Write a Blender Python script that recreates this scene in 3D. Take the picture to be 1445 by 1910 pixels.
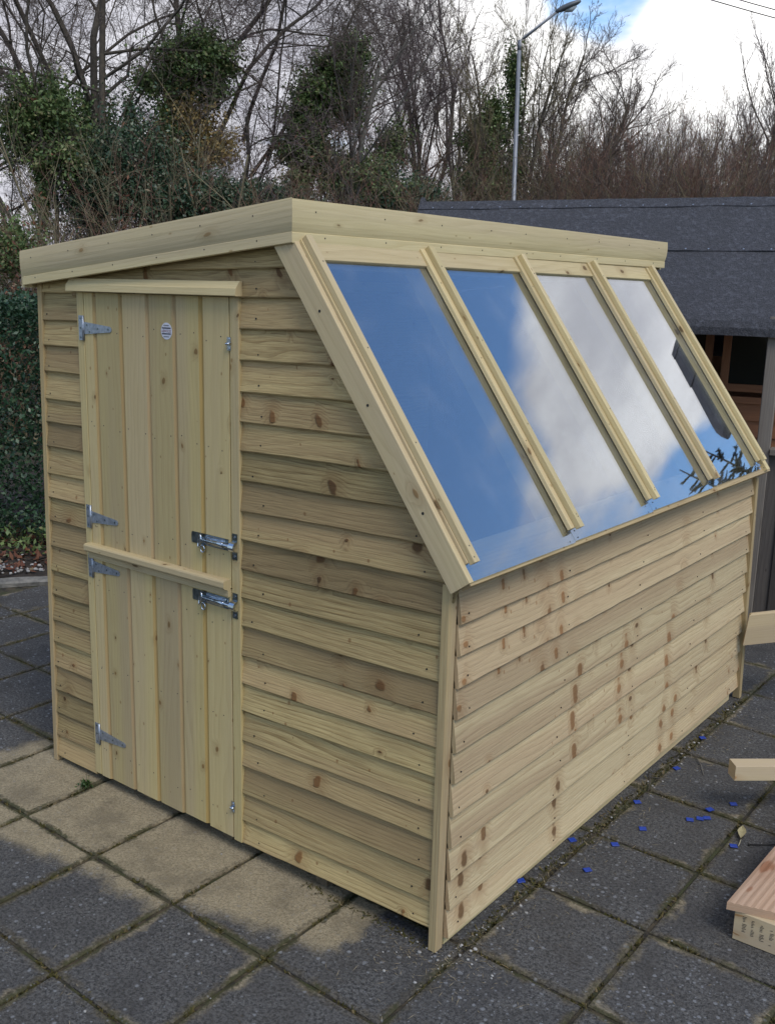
import bpy, math, random
import numpy as np
from mathutils import Vector, Matrix
rng = random.Random(7)
npr = np.random.default_rng(7)
S = bpy.context.scene
for o in list(bpy.data.objects): bpy.data.objects.remove(o)

# blobs added to / taken from the cloud cover: azimuth, elevation, inner and outer radius in degrees, amount
SKY_BLOBS = [(69, 33, 4, 14, -0.17), (80, 22, 3, 9, 0.22), (72, 24, 1, 5, 0.10), (74.5, 14, 0.8, 4, -0.22), (113, 10, 6, 16, 0.35), (117.0, 15.2, 1.5, 4.2, -0.48), (122.5, 14.5, 1, 4, -0.2), (140, 8, 8, 25, 0.18)]
CLOUD_GREY, CLOUD_LITE = (3.2, 3.2, 3.7), (5.8, 5.8, 6.2)
CLOUD_GREY2, CLOUD_LITE2 = (6.6, 6.6, 6.8), (10, 9.9, 9.7)
SKY_TINT = (1.08, 1.28, 1.42)
GLASS_R0 = 0.24
SPRUCES = [(78.0, 15.0, 9.5, 'left of three dark spruces mirrored in the lowest glass'), (75.6, 17.0, 10.5, 'tallest of the dark spruces mirrored in the far pane'), (73.4, 17.5, 10.0, 'right of the dark spruces mirrored in the far pane')]
BTILT = 0.22

# ------------------------------------------------------------------ camera
cam_d = bpy.data.cameras.new('camera'); cam = bpy.data.objects.new('camera', cam_d); S.collection.objects.link(cam)
CAM = Vector((1.41, -2.1334, 1.8618)); F = Vector((-0.596, 0.773, -0.2162)).normalized()
R_ = Vector((0.788, 0.615, 0.025)); R_ = (R_ - F * R_.dot(F)).normalized(); U_ = R_.cross(F)
cam.matrix_world = Matrix(((R_.x, U_.x, -F.x, CAM.x), (R_.y, U_.y, -F.y, CAM.y), (R_.z, U_.z, -F.z, CAM.z), (0, 0, 0, 1)))
cam_d.sensor_fit = 'VERTICAL'; cam_d.sensor_height = 24.0; cam_d.lens = 24.0 * 1859.6 / 1910.0
cam_d.clip_start = 0.05; cam_d.clip_end = 600
S.camera = cam
S.render.resolution_x = 774; S.render.resolution_y = 1024

# ------------------------------------------------------------------ light
SUN_AZ, SUN_EL = math.radians(-24), math.radians(52)
S.view_settings.view_transform = 'Standard'; S.view_settings.look = 'None'
S.view_settings.exposure = EXPOSURE = 0.38; S.view_settings.gamma = 1.0
sun_d = bpy.data.lights.new('sun', 'SUN'); sun_d.energy = 1.5; sun_d.angle = math.radians(26); sun_d.color = (1.0, 0.94, 0.86)
sun = bpy.data.objects.new('sun', sun_d); S.collection.objects.link(sun)
sdir = Vector((math.cos(SUN_AZ) * math.cos(SUN_EL), math.sin(SUN_AZ) * math.cos(SUN_EL), math.sin(SUN_EL)))
sun.rotation_euler = (-sdir).to_track_quat('-Z', 'Y').to_euler()

class NT:
    """tiny helper for node trees"""
    def __init__(s, tree): s.t = tree; s.n = tree.nodes; s.l = tree.links
    def new(s, typ, **kw):
        n = s.n.new(typ)
        for k, v in kw.items(): setattr(n, k, v)
        return n
    def put(s, sock, v):
        if isinstance(v, bpy.types.NodeSocket): s.l.new(v, sock)
        elif v is not None:
            try: sock.default_value = v
            except Exception: sock.default_value = tuple(v) + (1.0,)
    def m(s, op, a, b=None, c=None, clamp=False):
        n = s.new('ShaderNodeMath', operation=op, use_clamp=clamp)
        s.put(n.inputs[0], a)
        if b is not None: s.put(n.inputs[1], b)
        if c is not None: s.put(n.inputs[2], c)
        return n.outputs[0]
    def vm(s, op, a, b=None, out=0):
        n = s.new('ShaderNodeVectorMath', operation=op); s.put(n.inputs[0], a)
        if b is not None: s.put(n.inputs[1], b)
        return n.outputs['Value'] if out else n.outputs[0]
    def mix(s, f, a, b, mode='MIX'):
        n = s.new('ShaderNodeMix', data_type='RGBA', blend_type=mode); n.clamp_factor = True
        s.put(n.inputs[0], f)
        for sk, v in ((n.inputs[6], a), (n.inputs[7], b)):
            if not isinstance(v, bpy.types.NodeSocket) and len(v) == 3: v = tuple(v) + (1.0,)
            s.put(sk, v)
        return n.outputs[2]
    def comb(s, x, y, z=0.0):
        n = s.new('ShaderNodeCombineXYZ')
        for i, v in enumerate((x, y, z)): s.put(n.inputs[i], v)
        return n.outputs[0]
    def sep(s, v):
        n = s.new('ShaderNodeSeparateXYZ'); s.put(n.inputs[0], v); return n.outputs
    def noise(s, vec, scale=1.0, detail=2.0, rough=0.5, out=0):
        n = s.new('ShaderNodeTexNoise'); s.put(n.inputs['Vector'], vec)
        n.inputs['Scale'].default_value = scale; n.inputs['Detail'].default_value = detail; n.inputs['Roughness'].default_value = rough
        return n.outputs[out]
    def vor(s, vec, scale=1.0, feature='F1', rand=1.0):
        n = s.new('ShaderNodeTexVoronoi', feature=feature, voronoi_dimensions='2D'); s.put(n.inputs['Vector'], vec)
        n.inputs['Scale'].default_value = scale; n.inputs['Randomness'].default_value = rand
        return n.outputs
    def ramp(s, v, a, b, lo=0.0, hi=1.0, smooth=True):
        n = s.new('ShaderNodeMapRange', interpolation_type='SMOOTHSTEP' if smooth else 'LINEAR'); n.clamp = True
        s.put(n.inputs[0], v); s.put(n.inputs[1], a); s.put(n.inputs[2], b); s.put(n.inputs[3], lo); s.put(n.inputs[4], hi)
        return n.outputs[0]

# world: Nishita sky with broken cloud
W = bpy.data.worlds.new('World'); S.world = W; W.use_nodes = True
w = NT(W.node_tree); w.n.clear()
sky = w.new('ShaderNodeTexSky', sky_type='NISHITA'); sky.sun_disc = False
sky.sun_elevation = SUN_EL; sky.sun_rotation = math.pi / 2 - SUN_AZ; sky.air_density = 1.0; sky.dust_density = 0.6; sky.ozone_density = 2.5
gen = w.new('ShaderNodeTexCoord').outputs['Generated']
d = w.vm('NORMALIZE', gen); dx, dy, dz = w.sep(d)[0:3]
zz = w.m('ADD', w.m('MAXIMUM', dz, 0.0), 0.22)
pl = w.comb(w.m('DIVIDE', dx, zz), w.m('DIVIDE', dy, zz), 0.0)
n1 = w.noise(w.vm('ADD', pl, (3.1, 1.7, 0.0)), 1.3, 6.0, 0.55)
n2 = w.noise(w.vm('ADD', pl, (8.4, 5.2, 0.0)), 3.1, 5.0, 0.6)
def dirv(az, el):
    a, e = math.radians(az), math.radians(el)
    return (math.cos(a) * math.cos(e), math.sin(a) * math.cos(e), math.sin(e))
def blob(az, el, r_in, r_out):
    dt = w.vm('DOT_PRODUCT', d, dirv(az, el), out=1)
    return w.ramp(dt, math.cos(math.radians(r_out)), math.cos(math.radians(r_in)))
dens = w.m('ADD', n1, 0.0)
for (az, el, ri, ro, amt) in SKY_BLOBS:
    dens = w.m('ADD', dens, w.m('MULTIPLY', blob(az, el, ri, ro), amt))
cov = w.ramp(dens, 0.44, 0.60)
shade = w.ramp(w.m('ADD', n2, w.m('MULTIPLY', w.m('SUBTRACT', n1, 0.5), 0.5)), 0.30, 0.70)
bright = w.m('ADD', blob(113, 12, 3, 20), w.m('MULTIPLY', blob(80, 21, 3, 14), 0.5), clamp=True)
cl_dark = w.mix(bright, CLOUD_GREY, CLOUD_GREY2)
cl_lite = w.mix(bright, CLOUD_LITE, CLOUD_LITE2)
cloud = w.mix(shade, cl_dark, cl_lite)
skyc = w.mix(1.0, sky.outputs[0], SKY_TINT, 'MULTIPLY')
col = w.mix(cov, skyc, cloud)
bg = w.new('ShaderNodeBackground'); w.l.new(col, bg.inputs[0]); bg.inputs[1].default_value = 0.12
w.l.new(bg.outputs[0], w.new('ShaderNodeOutputWorld').inputs[0])

# ------------------------------------------------------------------ object helpers
COL = S.collection
def tag(o, label=None, cat=None, group=None, kind=None):
    if label: o['label'] = label
    if cat: o['category'] = cat
    if group: o['group'] = group
    if kind: o['kind'] = kind
    return o
def thing(name, label, cat, loc=(0, 0, 0), rz=0.0, group=None):
    o = bpy.data.objects.new(name, None); COL.objects.link(o); o.empty_display_size = 0.1
    o.location = loc; o.rotation_euler = (0, 0, rz)
    return tag(o, label, cat, group)
def link(name, me, parent=None, world=True):
    o = bpy.data.objects.new(name, me); COL.objects.link(o)
    if parent is not None:
        o.parent = parent
        if world:
            bpy.context.view_layer.update()
            o.matrix_parent_inverse = parent.matrix_world.inverted()
    return o
def np_mesh(name, V, Fc, mats, uv=None, midx=None, smooth=False):
    """V (n,3), Fc (m,k) all faces with k corners"""
    me = bpy.data.meshes.new(name); V = np.asarray(V, np.float32); Fc = np.asarray(Fc, np.int32); m, k = Fc.shape
    me.vertices.add(len(V)); me.vertices.foreach_set('co', V.ravel())
    me.loops.add(m * k); me.loops.foreach_set('vertex_index', Fc.ravel())
    me.polygons.add(m); me.polygons.foreach_set('loop_start', np.arange(0, m * k, k, dtype=np.int32))
    me.polygons.foreach_set('loop_total', np.full(m, k, np.int32))
    if midx is not None: me.polygons.foreach_set('material_index', np.asarray(midx, np.int32))
    if smooth: me.polygons.foreach_set('use_smooth', np.ones(m, bool))
    for mt in (mats if isinstance(mats, (list, tuple)) else [mats]): me.materials.append(mt)
    me.update(calc_edges=True); me.validate()
    return me

class MB:
    """collects shapes (with board UVs and a random per board) into ONE mesh"""
    def __init__(s): s.v = []; s.f = []; s.uv = []; s.mi = []; s.rn = []; s.sm = []
    def face(s, idx, uvs=None, mi=0, rn=(0.5, 0.5, 0.5), sm=False):
        s.f.append(tuple(idx)); s.uv.append(uvs or [(0, 0)] * len(idx)); s.mi.append(mi); s.rn.append(rn); s.sm.append(sm)
    def extrude(s, sec, P0, L, A, B, length, segs=1, mi=0, uv0=None, rn=None, wob=None, sm=False, caps=True, mis=None, cut0=None, cut1=None):
        """section points (a,b) counter-clockwise seen from +L, swept along L; cut0/cut1(a,b) shift the ends"""
        P0, L, A, B = Vector(P0), Vector(L).normalized(), Vector(A).normalized(), Vector(B).normalized()
        if uv0 is None: uv0 = (rng.uniform(0, 40), rng.uniform(0, 40))
        if rn is None: rn = (rng.random(), rng.random(), rng.random())
        n = len(sec); per = [0.0]
        for i in range(n):
            a, b = sec[i], sec[(i + 1) % n]; per.append(per[-1] + math.hypot(a[0] - b[0], a[1] - b[1]))
        base = len(s.v); flip = A.cross(B).dot(L) < 0
        for k in range(segs + 1):
            t = k / segs
            for i, (a, b) in enumerate(sec):
                s0 = cut0(a, b) if cut0 else 0.0; s1 = cut1(a, b) if cut1 else 0.0
                dist = s0 + (length + s1 - s0) * t
                aa, bb = wob(dist, i, a, b) if wob else (a, b)
                s.v.append(P0 + L * dist + A * aa + B * bb)
        for k in range(segs):
            u0, u1 = uv0[0] + length * k / segs, uv0[0] + length * (k + 1) / segs
            for i in range(n):
                j = (i + 1) % n
                q = [base + k * n + i, base + k * n + j, base + (k + 1) * n + j, base + (k + 1) * n + i]
                uu = [(u0, uv0[1] + per[i]), (u0, uv0[1] + per[i + 1]), (u1, uv0[1] + per[i + 1]), (u1, uv0[1] + per[i])]
                if flip: q.reverse(); uu.reverse()
                s.face(q, uu, mis[i] if mis else mi, rn, sm)
        if caps:
            c0 = [base + i for i in range(n)]; c1 = [base + segs * n + i for i in range(n)]
            u = [(uv0[0] + p[0] * 0.3, uv0[1] + p[1]) for p in sec]
            if flip: s.face(c0, u, mi, rn); s.face(c1[::-1], u[::-1], mi, rn)
            else: s.face(c0[::-1], u[::-1], mi, rn); s.face(c1, u, mi, rn)
    def bar(s, P0, L, A, B, l, wa, tb, mi=0, bev=0.0, **kw):
        """rectangular bar: runs l along L, 0..wa along A, 0..tb along B"""
        if bev:
            e = bev; sec = [(e, 0), (wa - e, 0), (wa, e), (wa, tb - e), (wa - e, tb), (e, tb), (0, tb - e), (0, e)]
        else: sec = [(0, 0), (wa, 0), (wa, tb), (0, tb)]
        s.extrude(sec, P0, L, A, B, l, mi=mi, **kw)
    def box(s, lo, hi, mi=0, bev=0.0, axis=0, **kw):
        lo, hi = Vector(lo), Vector(hi); ax = [Vector((1, 0, 0)), Vector((0, 1, 0)), Vector((0, 0, 1))]
        a, b, c = axis, (axis + 1) % 3, (axis + 2) % 3
        s.bar(lo, ax[a], ax[b], ax[c], hi[a] - lo[a], hi[b] - lo[b], hi[c] - lo[c], mi, bev, **kw)
    def tube(s, pts, rad, n=8, mi=0, closed=False, sm=True):
        pts = [Vector(p) for p in pts]; rad = rad if isinstance(rad, (list, tuple)) else [rad] * len(pts)
        base = len(s.v); m = len(pts)
        for k, p in enumerate(pts):
            if closed: t = (pts[(k + 1) % m] - pts[k - 1])
            else: t = pts[min(k + 1, m - 1)] - pts[max(k - 1, 0)]
            t.normalize(); h = Vector((0, 0, 1)) if abs(t.z) < 0.9 else Vector((1, 0, 0))
            x = t.cross(h).normalized(); y = x.cross(t)
            for i in range(n):
                a = 2 * math.pi * i / n; s.v.append(p + (x * math.cos(a) + y * math.sin(a)) * rad[k])
        for k in range(m if closed else m - 1):
            k2 = (k + 1) % m
            for i in range(n):
                j = (i + 1) % n
                s.face([base + k * n + i, base + k * n + j, base + k2 * n + j, base + k2 * n + i][::-1], [(0, 0)] * 4, mi, (0.5,) * 3, sm)
        if not closed:
            s.face([base + i for i in range(n)], None, mi); s.face([base + (m - 1) * n + i for i in range(n)][::-1], None, mi)
    def disc(s, c, nrm, r, h=0.0012, n=8, mi=0):
        c, nrm = Vector(c), Vector(nrm).normalized(); s.tube([c - nrm * 0.001, c + nrm * h], r, n, mi, sm=False)
    def poly(s, pts, B, t, mi=0):
        """flat outline pts (3D, planar) thickened by t along B"""
        B = Vector(B).normalized(); base = len(s.v); n = len(pts)
        for p in pts: s.v.append(Vector(p))
        for p in pts: s.v.append(Vector(p) + B * t)
        s.face([base + i for i in range(n)][::-1], None, mi); s.face([base + n + i for i in range(n)], None, mi)
        for i in range(n):
            j = (i + 1) % n; s.face([base + i, base + j, base + n + j, base + n + i], None, mi)
    def build(s, name, mats, parent=None):
        me = bpy.data.meshes.new(name); me.from_pydata([tuple(v) for v in s.v], [], s.f)
        uvl = me.uv_layers.new(name='UVMap')
        uvl.data.foreach_set('uv', np.array([c for f in s.uv for c in f], np.float32).ravel())
        at = me.attributes.new('rnd', 'FLOAT_VECTOR', 'FACE'); at.data.foreach_set('vector', np.array(s.rn, np.float32).ravel())
        me.polygons.foreach_set('material_index', np.array(s.mi, np.int32)); me.polygons.foreach_set('use_smooth', np.array(s.sm, bool))
        for m in (mats if isinstance(mats, (list, tuple)) else [mats]): me.materials.append(m)
        me.update(); return link(name, me, parent)

# ------------------------------------------------------------------ materials
def newmat(name):
    m = bpy.data.materials.new(name); m.use_nodes = True; t = NT(m.node_tree); t.n.clear()
    b = t.new('ShaderNodeBsdfPrincipled'); o = t.new('ShaderNodeOutputMaterial'); t.l.new(b.outputs[0], o.inputs[0])
    return m, t, b
def bump(t, b, h, strength, dist=0.01):
    n = t.new('ShaderNodeBump'); n.inputs['Strength'].default_value = strength; n.inputs['Distance'].default_value = dist
    t.put(n.inputs['Height'], h); t.l.new(n.outputs[0], b.inputs['Normal'])
def wood(name, light, dark, stain, knotc, ku=4.0, kv=11.0, kr=0.09, kd=0.55, ring=55.0, ringamt=0.4, vary=0.28, rough=0.72, bmp=0.25, fineamt=0.35, pink=(0.4, 0.3, 0.22), pinkamt=0.3, stainamt=0.45, knotamt=0.85, heartamt=0.35):
    m, t, b = newmat(name)
    uv = t.new('ShaderNodeUVMap').outputs[0]; u, v = t.sep(uv)[0:2]
    rn = t.new('ShaderNodeAttribute', attribute_name='rnd').outputs['Vector']; r1, r2, r3 = t.sep(rn)[0:3]
    # knots
    wv = t.noise(t.comb(t.m('MULTIPLY', u, 9.0), t.m('MULTIPLY', v, 22.0)), 1.0, 2.0)
    kvec = t.comb(t.m('MULTIPLY', u, ku), t.m('ADD', t.m('MULTIPLY', v, kv), t.m('MULTIPLY', t.m('SUBTRACT', wv, 0.5), 0.5)))
    vo = t.vor(kvec, 1.0); kd_, kc = vo['Distance'], vo['Color']
    kr1, kr2, kr3 = t.sep(kc)[0:3]
    on = t.m('LESS_THAN', kr1, kd)
    rad = t.m('MULTIPLY', kr, t.m('ADD', 0.45, t.m('MULTIPLY', kr2, 1.0)))
    core = t.m('MULTIPLY', t.ramp(kd_, rad, t.m('MULTIPLY', rad, 0.55)), on)
    vo2 = t.vor(t.comb(t.m('MULTIPLY', u, ku * 2.3), t.m('ADD', t.m('MULTIPLY', v, kv * 2.1), 5.3)), 1.0)
    s1 = t.sep(vo2['Color'])
    core2 = t.m('MULTIPLY', t.ramp(vo2['Distance'], t.m('MULTIPLY', s1[1], 0.13), t.m('MULTIPLY', s1[1], 0.06)), t.m('LESS_THAN', s1[0], kd * 0.45))
    halo = t.m('MULTIPLY', t.ramp(kd_, t.m('MULTIPLY', rad, 3.6), t.m('MULTIPLY', rad, 0.6)), on)
    # growth rings
    lo = t.noise(t.comb(t.m('MULTIPLY', u, 1.1), t.m('MULTIPLY', v, 7.0), r3), 1.0, 2.0)
    ph = t.m('ADD', t.m('MULTIPLY', v, t.m('MULTIPLY', ring, t.m('ADD', 0.5, r3))), t.m('ADD', t.m('MULTIPLY', lo, 6.5), t.m('MULTIPLY', halo, 1.6)))
    fr = t.m('FRACT', ph); rg = t.m('MULTIPLY', t.m('POWER', fr, 2.0), t.ramp(t.noise(t.comb(t.m('MULTIPLY', u, 2.0), t.m('MULTIPLY', v, 9.0), 7.0), 1.0, 2.0), 0.3, 0.65, 0.25, 1.0))
    fine = t.noise(t.comb(t.m('MULTIPLY', u, 7.0), t.m('MULTIPLY', v, 260.0)), 1.0, 3.0, 0.65)
    lo2 = t.noise(t.comb(t.m('MULTIPLY', u, 1.7), t.m('MULTIPLY', v, 6.0), 3.0), 1.0, 3.0, 0.6)
    k = t.m('ADD', t.m('MULTIPLY', rg, ringamt), t.m('MULTIPLY', t.ramp(fine, 0.3, 0.75), fineamt), clamp=True)
    heart = t.ramp(t.noise(t.comb(t.m('MULTIPLY', u, 0.35), t.m('MULTIPLY', v, 8.0), 11.0), 1.0, 1.5, 0.4), 0.42, 0.62)
    c = t.mix(k, t.mix(t.m('MULTIPLY', heart, heartamt), light, pink), t.mix(t.m('MULTIPLY', heart, heartamt), dark, tuple(x * 0.6 for x in pink)))
    c = t.mix(t.m('MULTIPLY', t.ramp(lo2, 0.42, 0.72), stainamt), c, stain)
    c = t.mix(t.m('MULTIPLY', r2, pinkamt), c, pink)
    c = t.mix(t.m('MULTIPLY', halo, 0.35 * knotamt), c, knotc)
    c = t.mix(t.m('MULTIPLY', core, knotamt), c, t.mix(t.ramp(kr3, 0.2, 0.9), knotc, tuple(x * 0.45 for x in knotc)))
    c = t.mix(t.m('MULTIPLY', core2, knotamt * 0.75), c, knotc)
    hs = t.new('ShaderNodeHueSaturation'); t.l.new(c, hs.inputs['Color'])
    t.put(hs.inputs['Value'], t.m('ADD', 1.0 - vary * 0.5, t.m('MULTIPLY', r1, vary)))
    t.l.new(hs.outputs[0], b.inputs['Base Color']); b.inputs['Roughness'].default_value = rough; b.inputs['Specular IOR Level'].default_value = 0.25
    bump(t, b, t.m('ADD', t.m('MULTIPLY', fine, 0.6), t.m('ADD', t.m('MULTIPLY', rg, 0.5), t.m('MULTIPLY', core, 0.8))), bmp, 0.004)
    return m
def plain(name, c, rough=0.6, metal=0.0, noise=0.0, scale=40.0, spec=0.5, c2=None, bmp=0.0):
    m, t, b = newmat(name)
    if noise or c2 or bmp:
        co = t.new('ShaderNodeTexCoord').outputs['Object']; n = t.noise(co, scale, 4.0, 0.6)
        c2 = c2 or tuple(x * (1 - noise) for x in c)
        t.l.new(t.mix(t.ramp(n, 0.3, 0.7), c, c2), b.inputs['Base Color'])
        if bmp: bump(t, b, n, bmp, 0.01)
    else: b.inputs['Base Color'].default_value = tuple(c) + (1,)
    b.inputs['Roughness'].default_value = rough; b.inputs['Metallic'].default_value = metal; b.inputs['Specular IOR Level'].default_value = spec
    return m
def leafmat(name, c1, c2, c3=None, rough=0.5, spec=0.4, trans=0.0):
    """colour differs leaf by leaf"""
    m, t, b = newmat(name)
    g = t.new('ShaderNodeNewGeometry').outputs['Random Per Island']
    c = t.mix(t.ramp(g, 0.1, 0.9), c1, c2)
    if c3: c = t.mix(t.m('GREATER_THAN', t.m('FRACT', t.m('MULTIPLY', g, 7.3)), 0.86), c, c3)
    t.l.new(c, b.inputs['Base Color']); b.inputs['Roughness'].default_value = rough; b.inputs['Specular IOR Level'].default_value = spec
    return m

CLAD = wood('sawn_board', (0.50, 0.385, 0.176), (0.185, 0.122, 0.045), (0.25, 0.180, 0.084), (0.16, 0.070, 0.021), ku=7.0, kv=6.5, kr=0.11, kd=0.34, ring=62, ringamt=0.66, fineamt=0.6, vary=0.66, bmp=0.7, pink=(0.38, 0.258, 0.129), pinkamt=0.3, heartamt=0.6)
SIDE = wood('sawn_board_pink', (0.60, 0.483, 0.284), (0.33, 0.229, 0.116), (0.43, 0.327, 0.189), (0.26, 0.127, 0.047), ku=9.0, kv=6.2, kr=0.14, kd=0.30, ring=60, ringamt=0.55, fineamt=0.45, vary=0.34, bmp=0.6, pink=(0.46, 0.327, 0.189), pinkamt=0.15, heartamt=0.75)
DOORW = wood('planed_board', (0.53, 0.424, 0.194), (0.36, 0.263, 0.099), (0.43, 0.336, 0.150), (0.22, 0.122, 0.039), ku=6.5, kv=11.0, kr=0.070, kd=0.24, ring=48, ringamt=0.42, vary=0.28, bmp=0.18, fineamt=0.35, pinkamt=0.15, stainamt=0.45)
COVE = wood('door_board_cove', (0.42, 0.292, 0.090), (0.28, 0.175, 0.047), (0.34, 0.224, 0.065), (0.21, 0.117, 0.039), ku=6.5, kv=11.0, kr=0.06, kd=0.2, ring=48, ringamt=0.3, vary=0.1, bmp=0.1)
TRIM = wood('planed_trim', (0.60, 0.492, 0.258), (0.41, 0.312, 0.133), (0.48, 0.375, 0.185), (0.24, 0.137, 0.052), ku=6.0, kv=12.0, kr=0.09, kd=0.22, ring=70, ringamt=0.45, vary=0.24, bmp=0.22, fineamt=0.4, pinkamt=0.2, stainamt=0.45)
POSTW = wood('corner_trim', (0.48, 0.366, 0.176), (0.28, 0.190, 0.077), (0.31, 0.219, 0.103), (0.19, 0.098, 0.034), ku=6.0, kv=12.0, kr=0.09, kd=0.3, ring=70, ringamt=0.5, vary=0.1, bmp=0.3, fineamt=0.45, pinkamt=0.2, stainamt=0.5)
FASC = wood('fascia_board', (0.64, 0.531, 0.297), (0.46, 0.361, 0.172), (0.53, 0.434, 0.232), (0.28, 0.171, 0.065), ku=5.0, kv=13.0, kr=0.075, kd=0.20, ring=44, ringamt=0.45, vary=0.06, bmp=0.15, fineamt=0.35, pinkamt=0.1, stainamt=0.5, knotamt=0.75)
FRESH = wood('fresh_timber', (0.62, 0.50, 0.30), (0.52, 0.38, 0.20), (0.50, 0.40, 0.22), (0.34, 0.18, 0.07), ku=2.4, kv=10, kr=0.07, kd=0.3, ring=60, vary=0.1, bmp=0.15)
DECK = wood('decking_board', (0.50, 0.33, 0.21), (0.36, 0.20, 0.11), (0.42, 0.28, 0.18), (0.26, 0.11, 0.05), ku=2, kv=6, kr=0.08, kd=0.3, ring=120, ringamt=0.55, vary=0.1, bmp=0.3)
GREYW = wood('weathered_grey_board', (0.24, 0.21, 0.175), (0.11, 0.095, 0.08), (0.13, 0.115, 0.10), (0.05, 0.04, 0.03), ku=3, kv=9, kr=0.07, kd=0.3, ring=70, vary=0.4, bmp=0.4, pinkamt=0.1, pink=(0.12, 0.09, 0.07))
DGREYW = wood('dark_weathered_board', (0.115, 0.10, 0.088), (0.045, 0.04, 0.036), (0.06, 0.054, 0.048), (0.03, 0.025, 0.02), ku=3, kv=9, kr=0.07, kd=0.3, ring=70, vary=0.6, bmp=0.4, pinkamt=0.1, pink=(0.10, 0.08, 0.065))
BROWN = wood('brown_stained_board', (0.40, 0.175, 0.085), (0.23, 0.095, 0.048), (0.26, 0.12, 0.065), (0.05, 0.02, 0.01), ku=3, kv=9, kr=0.06, kd=0.3, ring=60, vary=0.25, bmp=0.2, pink=(0.16, 0.08, 0.05))
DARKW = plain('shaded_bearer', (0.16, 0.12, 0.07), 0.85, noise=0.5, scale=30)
NAIL = plain('nail_head', (0.035, 0.033, 0.03), 0.5, 0.6)
GALV = plain('galvanised_steel', (0.42, 0.46, 0.52), 0.42, 0.75, noise=0.35, scale=90)
ZINC = plain('bright_zinc', (0.62, 0.68, 0.76), 0.22, 1.0, noise=0.3, scale=60)
ZINCD = plain('zinc_backplate', (0.30, 0.36, 0.38), 0.28, 1.0, noise=0.5, scale=50)
WHITE = plain('sticker_white', (0.60, 0.60, 0.65), 0.35)
INK = plain('sticker_ink', (0.02, 0.015, 0.03), 0.4)
INKR = plain('sticker_red', (0.18, 0.03, 0.05), 0.4)
STAMP = plain('stamp_ink', (0.06, 0.05, 0.035), 0.8)
FELTR = plain('shed_roof_felt', (0.05, 0.05, 0.052), 0.9, noise=0.4, scale=120)
BLUE = plain('blue_plastic', (0.014, 0.055, 0.36), 0.5, noise=0.35, scale=70)
STEELP = plain('lamp_post_steel', (0.25, 0.26, 0.28), 0.5, 0.4, noise=0.2, scale=10)
LAMPG = plain('lamp_housing', (0.10, 0.11, 0.12), 0.45)
WIRE = plain('black_cable', (0.015, 0.015, 0.015), 0.6)
SOIL = plain('soil', (0.045, 0.032, 0.022), 0.95, c2=(0.018, 0.014, 0.010), scale=25, bmp=0.6)
KERB = plain('concrete_kerb', (0.22, 0.205, 0.175), 0.9, c2=(0.10, 0.095, 0.085), scale=18, bmp=0.4)
STONE = plain('pale_stone', (0.42, 0.40, 0.37), 0.85, noise=0.4, scale=60)
GRASS = plain('rough_ground', (0.05, 0.05, 0.022), 0.95, c2=(0.035, 0.026, 0.015), scale=3, bmp=0.5)
BARK = plain('bark', (0.11, 0.088, 0.064), 0.9, c2=(0.055, 0.046, 0.034), scale=12, bmp=0.4)
BARKP = plain('pale_bark', (0.17, 0.155, 0.13), 0.9, c2=(0.09, 0.08, 0.065), scale=10, bmp=0.3)
TWIG = plain('twig_grey_brown', (0.115, 0.086, 0.070), 0.85)
TWIGR = plain('twig_red_brown', (0.20, 0.108, 0.072), 0.85)
TWIGP = plain('twig_purple_brown', (0.135, 0.098, 0.092), 0.85)
TWIGO = plain('twig_olive', (0.22, 0.18, 0.10), 0.85)
IVY = leafmat('ivy_leaf', (0.060, 0.100, 0.030), (0.14, 0.19, 0.06), (0.20, 0.19, 0.085))
HOLLY = leafmat('dark_evergreen_leaf', (0.028, 0.058, 0.032), (0.065, 0.105, 0.05), (0.12, 0.13, 0.08), rough=0.35)
HEDGE = leafmat('hedge_leaf', (0.014, 0.042, 0.019), (0.036, 0.078, 0.034), (0.075, 0.115, 0.06), rough=0.42)
YELL = leafmat('yellow_dead_leaf', (0.26, 0.17, 0.055), (0.34, 0.24, 0.09), (0.16, 0.14, 0.05))
LITTER = leafmat('dead_leaf', (0.10, 0.035, 0.018), (0.16, 0.065, 0.03), (0.20, 0.15, 0.09), rough=0.7)
NEEDLE = leafmat('spruce_needle', (0.012, 0.030, 0.022), (0.030, 0.055, 0.040))
MOSS = leafmat('moss', (0.050, 0.048, 0.016), (0.095, 0.078, 0.030), (0.15, 0.115, 0.06), rough=0.9, spec=0.1)
WEED = leafmat('weed_leaf', (0.025, 0.055, 0.012), (0.05, 0.09, 0.022))

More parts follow.
